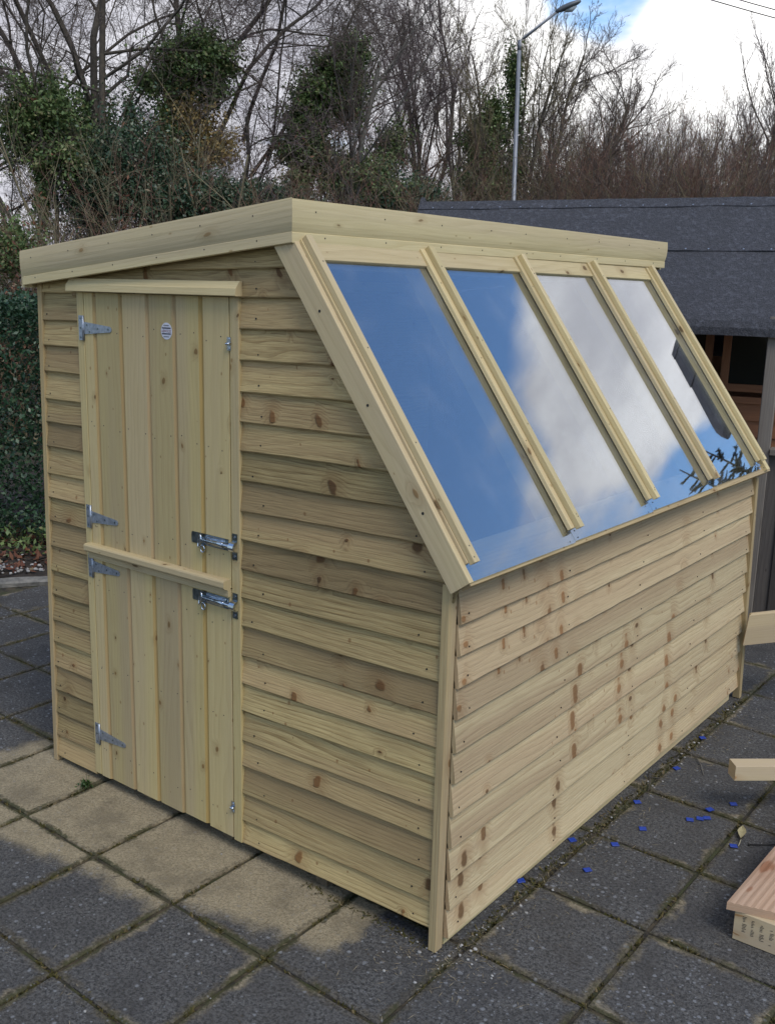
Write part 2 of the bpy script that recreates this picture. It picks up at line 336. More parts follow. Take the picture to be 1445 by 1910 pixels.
def glassmat(name):
    m = bpy.data.materials.new(name); m.use_nodes = True; t = NT(m.node_tree); t.n.clear()
    o = t.new('ShaderNodeOutputMaterial'); tr = t.new('ShaderNodeBsdfTransparent'); gl = t.new('ShaderNodeBsdfGlossy'); gl.inputs['Roughness'].default_value = 0.012
    tr.inputs[0].default_value = (0.78, 0.82, 0.84, 1); gl.inputs[0].default_value = (0.95, 0.97, 1.0, 1)
    lw = t.new('ShaderNodeLayerWeight'); lw.inputs[0].default_value = 0.5
    fr = t.m('ADD', GLASS_R0, t.m('MULTIPLY', 0.92, t.m('POWER', lw.outputs['Facing'], 3.0)), clamp=True)
    co = t.new('ShaderNodeTexCoord').outputs['Object']
    sm = t.noise(t.vm('MULTIPLY', co, (3.0, 2.0, 1.2)), 1.6, 6.0, 0.65)
    dirt = t.new('ShaderNodeBsdfDiffuse'); dirt.inputs[0].default_value = (0.55, 0.56, 0.58, 1)
    mx = t.new('ShaderNodeMixShader'); t.l.new(fr, mx.inputs[0]); t.l.new(tr.outputs[0], mx.inputs[1]); t.l.new(gl.outputs[0], mx.inputs[2])
    m2 = t.new('ShaderNodeMixShader'); t.put(m2.inputs[0], t.ramp(sm, 0.45, 0.85, 0.0, 0.10)); t.l.new(mx.outputs[0], m2.inputs[1]); t.l.new(dirt.outputs[0], m2.inputs[2])
    bm = t.new('ShaderNodeBump'); bm.inputs['Strength'].default_value = 0.02; bm.inputs['Distance'].default_value = 0.01
    t.put(bm.inputs['Height'], t.noise(co, 2.2, 1.0)); t.l.new(bm.outputs[0], gl.inputs['Normal'])
    t.l.new(m2.outputs[0], o.inputs[0]); return m
GLASS = glassmat('glazing')
def windowglass():
    m, t, b = newmat('dark_window_glass'); b.inputs['Base Color'].default_value = (0.012, 0.016, 0.016, 1); b.inputs['Roughness'].default_value = 0.08
    return m
WGLASS = windowglass()
def feltmat():
    m, t, b = newmat('mineral_felt'); co = t.new('ShaderNodeTexCoord').outputs['Object']
    n = t.noise(co, 160.0, 3.0, 0.7); n2 = t.noise(co, 3.5, 5.0, 0.6); n3 = t.noise(co, 38.0, 4.0, 0.7)
    c = t.mix(t.ramp(n, 0.3, 0.75), (0.026, 0.026, 0.030), (0.095, 0.095, 0.106))
    c = t.mix(t.ramp(n3, 0.45, 0.75), c, (0.115, 0.118, 0.135)); c = t.mix(t.ramp(n2, 0.4, 0.7, 0.0, 0.5), c, (0.05, 0.05, 0.055))
    t.l.new(c, b.inputs['Base Color']); b.inputs['Roughness'].default_value = 0.9
    bump(t, b, t.m('ADD', n, t.m('MULTIPLY', n3, 1.5)), 0.9, 0.012); return m
FELT = feltmat()
def slabmat():
    m, t, b = newmat('concrete_slab')
    uv = t.new('ShaderNodeUVMap').outputs[0]; u, v = t.sep(uv)[0:2]
    rn = t.new('ShaderNodeAttribute', attribute_name='rnd').outputs['Vector']; r1, r2, r3 = t.sep(rn)[0:3]
    co = t.new('ShaderNodeTexCoord').outputs['Object']; x, y, z = t.sep(co)[0:3]
    nA = t.noise(co, 7.0, 5.0, 0.6); nB = t.noise(co, 30.0, 4.0, 0.65); nF = t.noise(co, 210.0, 3.0, 0.7); nG = t.noise(co, 95.0, 3.0, 0.7)
    dark = t.mix(t.ramp(nF, 0.3, 0.72), (0.028, 0.0275, 0.0265), (0.135, 0.130, 0.120))
    nH = t.noise(t.vm('ADD', co, (4.0, 2.0, 0.0)), 480.0, 2.0, 0.6)
    dark = t.mix(t.ramp(nG, 0.46, 0.66, 0, 0.75), dark, (0.165, 0.160, 0.152))
    dark = t.mix(t.ramp(nG, 0.50, 0.36, 0, 0.75), dark, (0.016, 0.016, 0.016)); dark = t.mix(t.ramp(t.noise(t.vm('ADD', co, (1.0, 7.0, 0.0)), 45.0, 5.0, 0.75), 0.5, 0.68, 0, 0.6), dark, (0.13, 0.12, 0.105)); dark = t.mix(t.ramp(nH, 0.56, 0.70, 0, 0.6), dark, (0.22, 0.21, 0.20)); dark = t.mix(t.ramp(nH, 0.44, 0.32, 0, 0.6), dark, (0.012, 0.012, 0.012))
    dark = t.mix(t.ramp(nA, 0.35, 0.7, 0, 0.5), dark, t.mix(r2, (0.034, 0.034, 0.038), (0.066, 0.058, 0.048)))
    sand = t.mix(t.ramp(t.m('ADD', t.m('MULTIPLY', nF, 0.5), t.m('MULTIPLY', nG, 0.5)), 0.36, 0.62), (0.20, 0.162, 0.098), (0.42, 0.35, 0.225)); sand = t.mix(t.ramp(t.noise(t.vm('ADD', co, (9.0, 3.0, 0.0)), 4.5, 5.0, 0.7), 0.45, 0.68, 0, 0.6), sand, (0.135, 0.112, 0.075)); sand = t.mix(t.ramp(nB, 0.4, 0.75, 0, 0.5), sand, (0.23, 0.185, 0.112))
    # worn sandy rims
    ed = t.m('MINIMUM', t.m('MINIMUM', u, t.m('SUBTRACT', 1.0, u)), t.m('MINIMUM', v, t.m('SUBTRACT', 1.0, v)))
    rim = t.ramp(t.m('ADD', ed, t.m('MULTIPLY', t.m('SUBTRACT', 0.56, nA), 0.55)), t.m('ADD', t.m('MULTIPLY', r1, 0.10), t.m('MULTIPLY', t.m('SUBTRACT', nB, 0.5), 0.12)), t.m('SUBTRACT', t.m('MULTIPLY', r1, 0.10), 0.10))
    # clean strip in front of the door where something stood until lately
    wob = t.m('MULTIPLY', t.m('ADD', t.m('MULTIPLY', t.m('SUBTRACT', nB, 0.5), 0.35), t.m('SUBTRACT', t.noise(co, 11.0, 4.0, 0.6), 0.5)), 0.15)
    px = t.m('ADD', x, wob); py = t.m('ADD', y, wob)
    cl = t.m('MULTIPLY', t.ramp(py, t.m('SUBTRACT', t.m('MULTIPLY', px, 0.22), 0.20), t.m('SUBTRACT', t.m('MULTIPLY', px, 0.22), 0.115)), t.m('MULTIPLY', t.ramp(px, -0.20, -0.26), t.ramp(px, -2.12, -2.02)))
    cl0 = t.m('MULTIPLY', t.m('LESS_THAN', x, -0.77), t.m('MULTIPLY', t.ramp(py, -0.45, -0.36), t.ramp(px, -2.1, -2.0)))
    cl = t.m('MULTIPLY', t.m('MAXIMUM', cl, cl0), t.ramp(py, 0.14, 0.06))
    f = t.m('MAXIMUM', t.m('MULTIPLY', rim, 0.8), t.m('MULTIPLY', cl, t.ramp(nB, 0.15, 0.4, 0.75, 1.0)))
    c = t.mix(f, dark, sand)
    dirt = t.ramp(t.m('ADD', ed, t.m('MULTIPLY', t.m('SUBTRACT', nB, 0.5), 0.20)), t.m('SUBTRACT', 0.06, t.m('MULTIPLY', f, 0.035)), 0.0)
    c = t.mix(t.m('MULTIPLY', dirt, t.m('MULTIPLY', 0.85, t.ramp(nA, 0.3, 0.6, 0.25, 1.0))), c, t.mix(t.ramp(nG, 0.35, 0.65), (0.045, 0.036, 0.022), (0.13, 0.105, 0.065)))
    mossy = t.m('MULTIPLY', t.ramp(t.m('ADD', ed, t.m('MULTIPLY', t.m('SUBTRACT', nG, 0.5), 0.08)), 0.035, 0.0), t.ramp(nA, 0.45, 0.6))
    c = t.mix(t.m('MULTIPLY', mossy, 0.8), c, (0.052, 0.054, 0.020))
    soot = t.m('MULTIPLY', t.ramp(t.noise(co, 2.3, 4.0, 0.65), 0.5, 0.68), 0.45)
    c = t.mix(soot, c, t.mix(f, (0.05, 0.046, 0.04), (0.15, 0.12, 0.075)))
    # lichen: sparse chalky spots of several sizes
    for sc, thr, amt in ((40.0, 0.36, 0.5), (70.0, 0.36, 0.4), (22.0, 0.2, 0.5)):
        vo = t.vor(co, sc)
        rr = t.sep(vo['Color'])
        spot = t.m('MULTIPLY', t.ramp(t.m('ADD', vo['Distance'], t.m('MULTIPLY', t.m('SUBTRACT', nG, 0.5), 0.5)), t.m('MULTIPLY', rr[1], thr), t.m('MULTIPLY', rr[1], thr * 0.5)), t.m('LESS_THAN', rr[0], t.m('MULTIPLY', t.m('ADD', 0.06, t.m('MULTIPLY', r3, 0.22)), t.ramp(t.noise(co, 5.5, 3.0, 0.6), 0.38, 0.62, 0.25, 1.5))))
        c = t.mix(t.m('MULTIPLY', spot, t.m('MULTIPLY', amt, t.m('SUBTRACT', 1.0, t.m('MULTIPLY', f, 0.7)))), c, (0.33, 0.34, 0.35))
    t.l.new(c, b.inputs['Base Color']); b.inputs['Roughness'].default_value = 0.85; b.inputs['Specular IOR Level'].default_value = 0.3
    bump(t, b, t.m('ADD', nF, t.m('ADD', nG, t.m('MULTIPLY', nB, 0.8))), 0.9, 0.006); return m
SLAB = slabmat()
def jointmat():
    m, t, b = newmat('joint_soil'); co = t.new('ShaderNodeTexCoord').outputs['Object']
    n = t.noise(co, 22.0, 5.0, 0.65); n2 = t.noise(co, 6.0, 3.0); nf = t.noise(co, 150.0, 2.0)
    c = t.mix(t.ramp(n, 0.35, 0.65), (0.022, 0.019, 0.014), (0.085, 0.066, 0.038)); c = t.mix(t.ramp(n2, 0.42, 0.62, 0, 0.8), c, (0.045, 0.052, 0.014))
    t.l.new(c, b.inputs['Base Color']); b.inputs['Roughness'].default_value = 0.95; bump(t, b, t.m('ADD', n, nf), 0.8, 0.01); return m
JOINT = jointmat()

# ------------------------------------------------------------------ the potting shed
X, Y, Z = Vector((1, 0, 0)), Vector((0, 1, 0)), Vector((0, 0, 1))
shed = thing('potting_shed', 'new pale timber potting shed with sloping glazed side and stable door', 'shed', (-0.9, 1.2, 0))
SV = Vector((0.587, 0, -0.81)).normalized(); NV = Vector((0.81, 0, 0.587)).normalized()
P0 = Vector((0, 0, 1.079))
def SP(s, y, off): return P0 + SV * s + NV * off + Y * y
def smooth1(seed):
    r = random.Random(seed); ph = [(r.uniform(2, 9), r.uniform(0, 6.28), r.uniform(0.3, 1)) for _ in range(4)] + [(r.uniform(15, 45), r.uniform(0, 6.28), 0.35) for _ in range(3)]
    return lambda t: sum(a * math.sin(f * t + p) for f, p, a in ph) / 2.6
def cladding(mb, x0, length, zl, zr, A0, L, B, idx, cut0=None, cut1=None, uv0=None, H=0.113, origin=Vector((0, 0, 0)), thick=0.0185, rn=None):
    """one feather-edged sawn board; a = height, b = outward"""
    f = smooth1(idx * 7 + 3); g = smooth1(idx * 13 + 5)
    Ld = (L * length + Z * (zr - zl)).normalized()
    j = 0.0004 * (idx % 5)
    sec = [(0, j), (H, j), (H, 0.003), (0.004, thick), (0.0, thick - 0.003)]
    def wob(dist, i, a, b):
        if i in (0, 3, 4): return a + 0.0028 * f(dist), b + (0.0015 * g(dist) if i else 0)
        return a, b
    mb.extrude(sec, origin + A0 + Z * zl, Ld, Z, B, length, segs=max(2, int(length / 0.05)), wob=wob, cut0=cut0, cut1=cut1, uv0=uv0, rn=rn)

front_b = [1.915, 1.83, 1.742, 1.648, 1.552, 1.46, 1.371, 1.277, 1.184, 1.091, 0.996, 0.903, 0.806, 0.707, 0.611, 0.519, 0.416, 0.327, 0.226, 0.127, 0.045]
mb = MB()
def xcut(z): return -0.012 if z < 1.10 else (0.050 - 0.587 * (z - 1.079)) / 0.81
for i, zb in enumerate(front_b):
    tilt = 0.013 + 0.011 * i / 20
    zr_ = zb + tilt
    # right of the door
    x0 = -0.80 if i > 1 else (-1.62 if i == 1 else -1.20)
    Ln = -0.012 - x0
    sl = tilt / 0.8
    z0 = zb + sl * (x0 + 0.80)
    cladding(mb, x0, Ln, z0, z0 + sl * Ln, Vector((x0, -0.002, 0)), X, -Y, i,
             cut1=lambda a, b, zb=zr_: xcut(zb + a - (0.03 if zb > 1.1 else 0)) + 0.012)
    for k in range(2):
        for xx in (-0.72 + 0.0 * k, -0.10 - 0.02 * k):
            if k == 0 and xx < xcut(zb) - 0.06: mb.disc((xx + rng.uniform(-0.03, 0.03), -0.0180, zb + sl * (xx + 0.8) + rng.uniform(0.018, 0.03)), -Y, 0.0028, 0.001, 7, mi=1)
    # left of the door
    if i > 0:
        xl = -1.845 + 0.022 * zb; zl = zb + 0.004 * math.sin(i * 2.1) - sl * 0.5
        if i == 1: continue
        cladding(mb, xl, -1.590 - xl, zl, zl + 0.003, Vector((xl, -0.002, 0)), X, -Y, i + 40)
        mb.disc((xl + rng.uniform(0.02, 0.05), -0.0180, zl + 0.022), -Y, 0.0028, 0.001, 7, mi=1)
cladding(mb, -1.82, 0.235, 1.826, 1.828, Vector((-1.82, -0.002, 0)), X, -Y, 71, H=0.05)
cladding(mb, -1.60, 0.80, 1.826, 1.830, Vector((-1.60, -0.002, 0)), X, -Y, 72, H=0.09)
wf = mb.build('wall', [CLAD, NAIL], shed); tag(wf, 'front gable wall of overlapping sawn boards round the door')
side_b = [0.986, 0.899, 0.805, 0.713, 0.616, 0.522, 0.421, 0.321, 0.222, 0.128, 0.037]
mb = MB(); uvb = (rng.uniform(0, 40), rng.uniform(0, 40))
def yfar(z): return 2.452 - 0.072 * z
for i, zb in enumerate(side_b):
    if i % 4 == 0: uvb = (rng.uniform(0, 40), rng.uniform(0, 40))
    Ln = yfar(zb) - 0.013
    H = 0.113 if i else 0.098
    cladding(mb, 0, Ln, zb, zb + 0.020, Vector((-0.002, 0.013, 0)), Y, X, 100 + i, uv0=(uvb[0] + rng.uniform(-0.02, 0.02), uvb[1] + rng.uniform(-0.025, 0.025)), H=H, thick=0.019)
    for k in range(5):
        yy = 0.06 + k * 0.57 + rng.uniform(-0.02, 0.02)
        mb.disc((0.0153, yy, zb + 0.02 * yy / 2.4 + rng.uniform(0.018, 0.03)), X, 0.0026, 0.001, 7, mi=1)
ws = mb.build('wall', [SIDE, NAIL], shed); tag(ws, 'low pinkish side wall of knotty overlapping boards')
mb = MB()
mb.box((-1.845, 0.0, 0.045), (-1.825, 2.43, 1.86), axis=1)
tag(mb.build('wall', CLAD, shed), 'rear side wall')
mb = MB(); pts = [(-1.84, 2.415, 0.045), (-0.005, 2.415, 0.045), (-0.005, 2.415, 1.079), (-0.60, 2.415, 1.96), (-0.60, 2.415, 1.98), (-1.84, 2.415, 1.85)]
mb.poly([Vector(p) for p in pts], Y, 0.018); tag(mb.build('wall', CLAD, shed), 'far gable wall')
# corner posts
def post(b0, b1, wx, wy, sh=POSTW):
    mb = MB(); b0, b1 = Vector(b0), Vector(b1); mb.bar(b0, b1 - b0, X, Y, (b1 - b0).length, wx, wy, bev=0.0015); return mb.build('corner_post', sh, shed)
post((-0.027, -0.026, 0.004), (-0.025, -0.026, 1.105), 0.026, 0.036)
post((-1.868, -0.022, 0.004), (-1.824, -0.022, 1.86), 0.024, 0.03)
post((-0.006, 2.445, 0.004), (-0.010, 2.372, 1.085), 0.034, 0.030)
# bearers and floor
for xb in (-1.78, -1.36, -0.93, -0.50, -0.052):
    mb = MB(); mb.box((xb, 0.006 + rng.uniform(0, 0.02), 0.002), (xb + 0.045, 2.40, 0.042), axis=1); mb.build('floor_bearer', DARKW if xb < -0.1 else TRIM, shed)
mb = MB(); mb.box((-1.82, 0.01, 0.044), (-0.01, 2.40, 0.058), axis=1); mb.build('floor', CLAD, shed)
# roof and fascia
RS = 0.104
mb = MB()
pts = [(-1.846, z) for z in ()]
mb.poly([Vector((-1.84, -0.03, 1.945)), Vector((-0.552, -0.03, 2.078)), Vector((-0.552, 2.49, 2.092)), Vector((-1.84, 2.49, 1.958))], -Z, 0.05)
mb.build('roof', FELTR, shed)
fsec = [(0, 0), (0.118, 0), (0.118, 0.0175), (0.112, 0.0185), (0.088, 0.020), (0.070, 0.0192), (0.054, 0.0172), (0.042, 0.0142), (0.030, 0.0098), (0.0285, 0.0115), (0.002, 0.0118), (0.0, 0.009)]
mb = MB(); mb.extrude(fsec, (-0.556, -0.048, 1.984), Vector((0, 1, 0.0062)), Z, X, 2.54, segs=1, cut0=lambda a, b: -b)

for k in range(9):
    for zz in (0.02, 0.088): mb.disc((-0.5355 if zz > 0.05 else -0.5440, 0.05 + k * 0.29 + rng.uniform(-0.03, 0.03), 1.984 + 0.0018 * k + zz), X, 0.0022, 0.0008, 7, mi=1)
f1 = mb.build('fascia', [FASC, NAIL], shed); tag(f1, 'long moulded roof board above the glazing')
Lf = Vector((1.0, 0, RS)).normalized(); Af = Vector((-RS, 0, 1.0)).normalized()
x_l = -1.852; zl = 1.984 + RS * (x_l + 0.556)
mb = MB(); mb.extrude(fsec, (x_l, -0.048, zl), Lf, Af, -Y, 1.296 / Lf.x, cut0=lambda a, b: a * RS, cut1=lambda a, b: b + a * RS)

for k in range(6):
    for zz in (0.02, 0.088): mb.disc(Vector((x_l, -0.0596 if zz < 0.05 else -0.068, zl)) + Lf * (0.08 + k * 0.22) + Af * zz, -Y, 0.0022, 0.0008, 7, mi=1)
f2 = mb.build('fascia', [FASC, NAIL], shed); tag(f2, 'sloping moulded roof board above the door')
mb = MB(); mb.box((-1.872, -0.052, 1.842), (-1.853, 2.49, 1.955), axis=1); mb.build('fascia', FASC, shed)
mb = MB(); mb.extrude([(0, 0), (0.115, 0), (0.115, 0.018), (0, 0.018)], (x_l, 2.492, zl + 0.012), Lf, Af, Y, 1.29); mb.build('fascia', FASC, shed)
# mouldings over and beside the door
mb = MB(); sec = [(0, 0), (0.044, 0), (0.043, 0.010), (0.022, 0.026), (0.002, 0.028), (0.0, 0.026)]
mb.extrude(sec, (-1.617, -0.020, 1.834), Vector((1, 0, 0.002)), Z, -Y, 0.835)
mb.build('drip_board', TRIM, shed)
mb = MB(); mb.box((-0.832, -0.0235, 0.046), (-0.795, 0.0, 1.833), axis=2, bev=0.001); jr = mb.build('door_frame', DOORW, shed)
mb = MB(); mb.box((-1.592, -0.0225, 0.040), (-1.556, 0.0, 1.833), axis=2, bev=0.001); jl = mb.build('door_frame', DOORW, shed)
for zc in (1.695, 0.165):
    b = MB(); b.poly([Vector((-0.842, -0.0245, zc - 0.02)), Vector((-0.826, -0.0245, zc - 0.02)), Vector((-0.826, -0.0245, zc + 0.02)), Vector((-0.842, -0.0245, zc + 0.02))][::1], -Y, 0.0018)
    b.tube([(-0.840, -0.028, zc), (-0.836, -0.034, zc), (-0.830, -0.034, zc), (-0.827, -0.028, zc)], 0.0045, 8)
    for dz in (-0.014, 0.014): b.disc((-0.834, -0.0265, zc + dz), -Y, 0.0036, 0.0015, 8)
    b.build('bracket', ZINC, jr)
# stable door
edges = [-1.553, -1.486, -1.345, -1.209, -1.077, -0.953, -0.837]
def leaf(z0, z1, label):
    mb = MB()
    for i in range(6):
        x0, x1 = edges[i] + 0.0008, edges[i + 1] - 0.0004; wd = x1 - x0
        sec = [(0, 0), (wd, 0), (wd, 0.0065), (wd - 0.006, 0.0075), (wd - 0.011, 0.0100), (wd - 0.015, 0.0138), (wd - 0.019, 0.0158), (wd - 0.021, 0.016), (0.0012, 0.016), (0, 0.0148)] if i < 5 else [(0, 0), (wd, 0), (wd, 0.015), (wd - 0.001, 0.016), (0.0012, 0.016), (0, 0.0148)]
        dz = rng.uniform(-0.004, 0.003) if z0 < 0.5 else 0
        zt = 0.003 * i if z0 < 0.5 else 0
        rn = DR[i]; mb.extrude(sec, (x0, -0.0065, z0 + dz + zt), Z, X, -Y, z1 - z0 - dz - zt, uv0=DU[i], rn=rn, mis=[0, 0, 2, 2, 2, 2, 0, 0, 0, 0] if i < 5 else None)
        for zz in ([z0 + 0.10, z1 - 0.12, (z0 + z1) / 2]):
            for xx in (x0 + 0.02, x1 - 0.035):
                mb.disc((xx + rng.uniform(-0.006, 0.006), -0.0223, zz + rng.uniform(-0.015, 0.015)), -Y, 0.0022, 0.0006, 6, mi=1)
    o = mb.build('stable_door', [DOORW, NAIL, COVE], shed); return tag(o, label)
DR = [(rng.random(), rng.random(), rng.random()) for _ in range(6)]; DU = [(rng.uniform(0, 40), rng.uniform(0, 40)) for _ in range(6)]
du = leaf(0.926, 1.832, 'upper half of the stable door with a round sticker')
DU = [(u + 3.0, v) for u, v in DU]
dl = leaf(0.040, 0.921, 'lower half of the stable door')
mb = MB(); sec = [(0, 0), (0.056, 0), (0.0565, 0.020), (0.054, 0.0285), (0.050, 0.031), (0.034, 0.031), (0.029, 0.0275), (0.025, 0.018), (0.021, 0.0115), (0.001, 0.0105), (0, 0.0095)]
mb.extrude(sec, (-1.566, -0.0228, 0.894), Vector((1, 0, 0.006)), Z, -Y, 0.727); mb.build('weather_bar', TRIM, du)
def hinge(zc, par):
    b = MB(); y = -0.0232
    b.poly([Vector((-1.581, y, zc - 0.042)), Vector((-1.557, y, zc - 0.042)), Vector((-1.557, y, zc + 0.042)), Vector((-1.581, y, zc + 0.042))], -Y, 0.0022)
    b.tube([(-1.555, y - 0.0025, zc - 0.042), (-1.555, y - 0.0025, zc + 0.042)], 0.0042, 8)
    b.poly([Vector(p) for p in ((-1.552, y, zc - 0.021), (-1.41, y, zc - 0.0095), (-1.403, y, zc - 0.006), (-1.401, y, zc), (-1.403, y, zc + 0.006), (-1.41, y, zc + 0.0095), (-1.552, y, zc + 0.021))], -Y, 0.0022)
    for xx, dz in ((-1.535, 0.011), (-1.520, -0.011), (-1.475, 0.0), (-1.418, 0.0)): b.disc((xx, y - 0.002, zc + dz), -Y, 0.0036, 0.0014, 8, mi=1)
    for dz in (-0.032, 0.0, 0.032): b.disc((-1.571, y - 0.002, zc + dz), -Y, 0.0036, 0.0014, 8, mi=1)
    b.build('hinge', [GALV, ZINCD], par)
hinge(1.712, du); hinge(1.046, du); hinge(0.862, dl); hinge(0.205, dl)
def bolt(zc, par):
    b = MB(); y = -0.0232
    e = 0.004; xa, xb, h = -1.018, -0.846, 0.0185
    b.poly([Vector(p) for p in ((xa + e, y, zc - h), (xb, y, zc - h), (xb, y, zc + h), (xa + e, y, zc + h), (xa, y, zc + h - e), (xa, y, zc - h + e))], -Y, 0.0018, mi=1)
    yb = y - 0.011
    b.tube([(-0.962, yb, zc), (-0.960, yb, zc), (-0.900, yb, zc), (-0.899, yb, zc)], [0.004, 0.0092, 0.0092, 0.010], 12)
    b.tube([(-0.899, yb, zc), (-0.858, yb, zc), (-0.857, yb, zc)], [0.0105, 0.0105, 0.0105], 12)
    b.tube([(-0.90, yb, zc), (-0.826, yb, zc), (-0.811, yb, zc)], [0.0072, 0.0072, 0.005], 12)
    # fixing flanges of the barrel
    b.poly([Vector(p) for p in ((-0.948, y - 0.0018, zc - 0.016), (-0.862, y - 0.0018, zc - 0.016), (-0.862, y - 0.0018, zc + 0.016), (-0.948, y - 0.0018, zc + 0.016))], -Y, 0.003)
    # hasp ring drooping from the bolt tail
    pts = []
    for k in range(18):
        a = 2 * math.pi * k / 18; pts.append((-0.968 + 0.011 * math.cos(a) + 0.006 * math.sin(a), y - 0.013 - 0.006 * math.cos(a), zc - 0.004 + 0.027 * math.sin(a) * 0.8))
    b.tube(pts, 0.0028, 7, closed=True)
    pts = []
    for k in range(14):
        a = 2 * math.pi * k / 14; pts.append((-0.958 + 0.009 * math.cos(a), y - 0.009, zc - 0.030 + 0.012 * math.sin(a)))
    b.tube(pts, 0.0026, 7, closed=True)
    # staple on the frame
    yk = -0.0242
    for s in (-1, 1):
        z0, z1 = sorted((zc + s * 0.016, zc + s * 0.042))
        b.poly([Vector(p) for p in ((-0.827, yk, z0), (-0.805, yk, z0), (-0.805, yk, z1), (-0.827, yk, z1))], -Y, 0.0018, mi=1)
        b.disc((-0.816, yk - 0.0016, zc + s * 0.031), -Y, 0.0042, 0.0014, 8)
    arc = [(zc + 0.018 * math.cos(math.pi * k / 8), yk - 0.001 - 0.021 * math.sin(math.pi * k / 8)) for k in range(9)]
    arc2 = [(zc + 0.0162 * math.cos(math.pi * k / 8), yk - 0.001 - 0.0192 * math.sin(math.pi * k / 8)) for k in range(9)]
    ring = [Vector((-0.827, yy, zz)) for zz, yy in arc] + [Vector((-0.827, yy, zz)) for zz, yy in arc2[::-1]]
    base = len(b.v); n = len(arc)
    for xx in (-0.827, -0.805):
        for zz, yy in arc: b.v.append(Vector((xx, yy, zz)))
        for zz, yy in arc2: b.v.append(Vector((xx, yy, zz)))
    for k in range(n - 1):
        o0, o1 = base, base + 2 * n
        b.face([o0 + k, o0 + k + 1, o1 + k + 1, o1 + k]); b.face([o0 + n + k, o1 + n + k, o1 + n + k + 1, o0 + n + k + 1])
        b.face([o0 + k, o0 + n + k, o0 + n + k + 1, o0 + k + 1]); b.face([o1 + k, o1 + k + 1, o1 + n + k + 1, o1 + n + k])
    b.build('bolt', [ZINC, ZINCD], par)
bolt(1.066, du); bolt(0.872, dl)
# round sticker with its lettering
def text_mesh(txt, size, loc, wide=None):
    cu = bpy.data.curves.new('lettering', 'FONT'); cu.body = txt; cu.size = size; cu.align_x = 'CENTER'; cu.extrude = 0.0
    o = bpy.data.objects.new('lettering', cu); COL.objects.link(o); bpy.context.view_layer.update()
    me = bpy.data.meshes.new_from_object(o.evaluated_get(bpy.context.evaluated_depsgraph_get()))
    vs = [v.co.copy() for v in me.vertices]; fs = [tuple(p.vertices) for p in me.polygons]
    bpy.data.objects.remove(o); bpy.data.curves.remove(cu); bpy.data.meshes.remove(me)
    sx = 1.0
    if wide: sx = wide / max(1e-6, max(v.x for v in vs) - min(v.x for v in vs))
    return [Vector((loc[0] + v.x * sx, loc[1], loc[2] + v.y)) for v in vs], fs
b = MB(); sc = Vector((-1.122, -0.0228, 1.720)); sr = 0.0265
b.poly([sc + Vector((math.cos(-a) * sr, 0, math.sin(-a) * sr)) for a in [2 * math.pi * k / 40 for k in range(40)]][::-1], -Y, 0.0006)
yt = sc.y - 0.0012
def addtext(txt, size, dz, mi, wide):
    vs, fs = text_mesh(txt, size, (sc.x, yt, sc.z + dz), wide); base = len(b.v); b.v += vs
    for f in fs: b.face([base + i for i in f], None, mi)
addtext('ABWOOD', 0.0125, -0.0040, 2, 0.046)
for s, zb in ((1, 0.0075), (-1, -0.0065)):
    for k in range(8):
        xx = sc.x - 0.0215 + k * 0.0054; base = len(b.v)
        b.v += [Vector((xx, yt, sc.z + zb)), Vector((xx + 0.0054, yt, sc.z + zb)), Vector((xx + 0.0054, yt, sc.z + zb + s * 0.0018)), Vector((xx + 0.0027, yt, sc.z + zb + s * 0.006)), Vector((xx, yt, sc.z + zb + s * 0.0018))]
        b.face([base + i for i in range(5)], None, 1)
for dz, wd in ((0.0165, 0.026), (-0.0190, 0.026)):   # small lines of print, too small to read
    n = 9
    for k in range(n):
        xx = sc.x - wd / 2 + k * wd / n; base = len(b.v)
        b.v += [Vector((xx, yt, sc.z + dz)), Vector((xx + wd / n * 0.72, yt, sc.z + dz)), Vector((xx + wd / n * 0.72, yt, sc.z + dz + 0.0028)), Vector((xx, yt, sc.z + dz + 0.0028))]
        b.face([base + i for i in range(4)], None, 1)
b.build('sticker', [WHITE, INK, INKR], du)

# glazed slope
def srail(name, s0, s1, y0, y1, o0, o1, mat=TRIM, along='s', bev=0.0012, lab=None):
    mb = MB()
    if along == 's': mb.bar(SP(s0, y0, o0), SV, Y, NV, s1 - s0, y1 - y0, o1 - o0, bev=bev)
    else: mb.bar(SP(s0, y0, o0), Y, SV, NV, y1 - y0, s1 - s0, o1 - o0, bev=bev)
    o = mb.build(name, mat, shed); return tag(o, lab) if lab else o
def rafter(y0, y1, lab):
    mb = MB(); mb.bar(SP(-1.10, y0, 0.022), SV, Y, NV, 1.10, y1 - y0, 0.072, bev=0.0015)
    for s in (-0.85, -0.55, -0.22):
        mb.disc(SP(s, y0, 0.062), -Y, 0.0042, 0.0008, 8, mi=1)
    tag(mb.build('rafter', [TRIM, NAIL], shed), lab)
rafter(-0.050, -0.030, 'wide sloping end board on the door side'); rafter(2.335, 2.372, 'sloping end board on the far side')
srail('sill', -0.105, 0.007, -0.028, 2.415, 0.046, 0.076, mat=POSTW, along='y')
mb = MB(); mb.bar(SP(-1.085, -0.028, 0.05), Y, SV, NV, 2.36, 0.085, 0.043, bev=0.001); mb.build('top_rail', TRIM, shed)
ye = [0.002 + 0.5805 * k for k in range(5)]
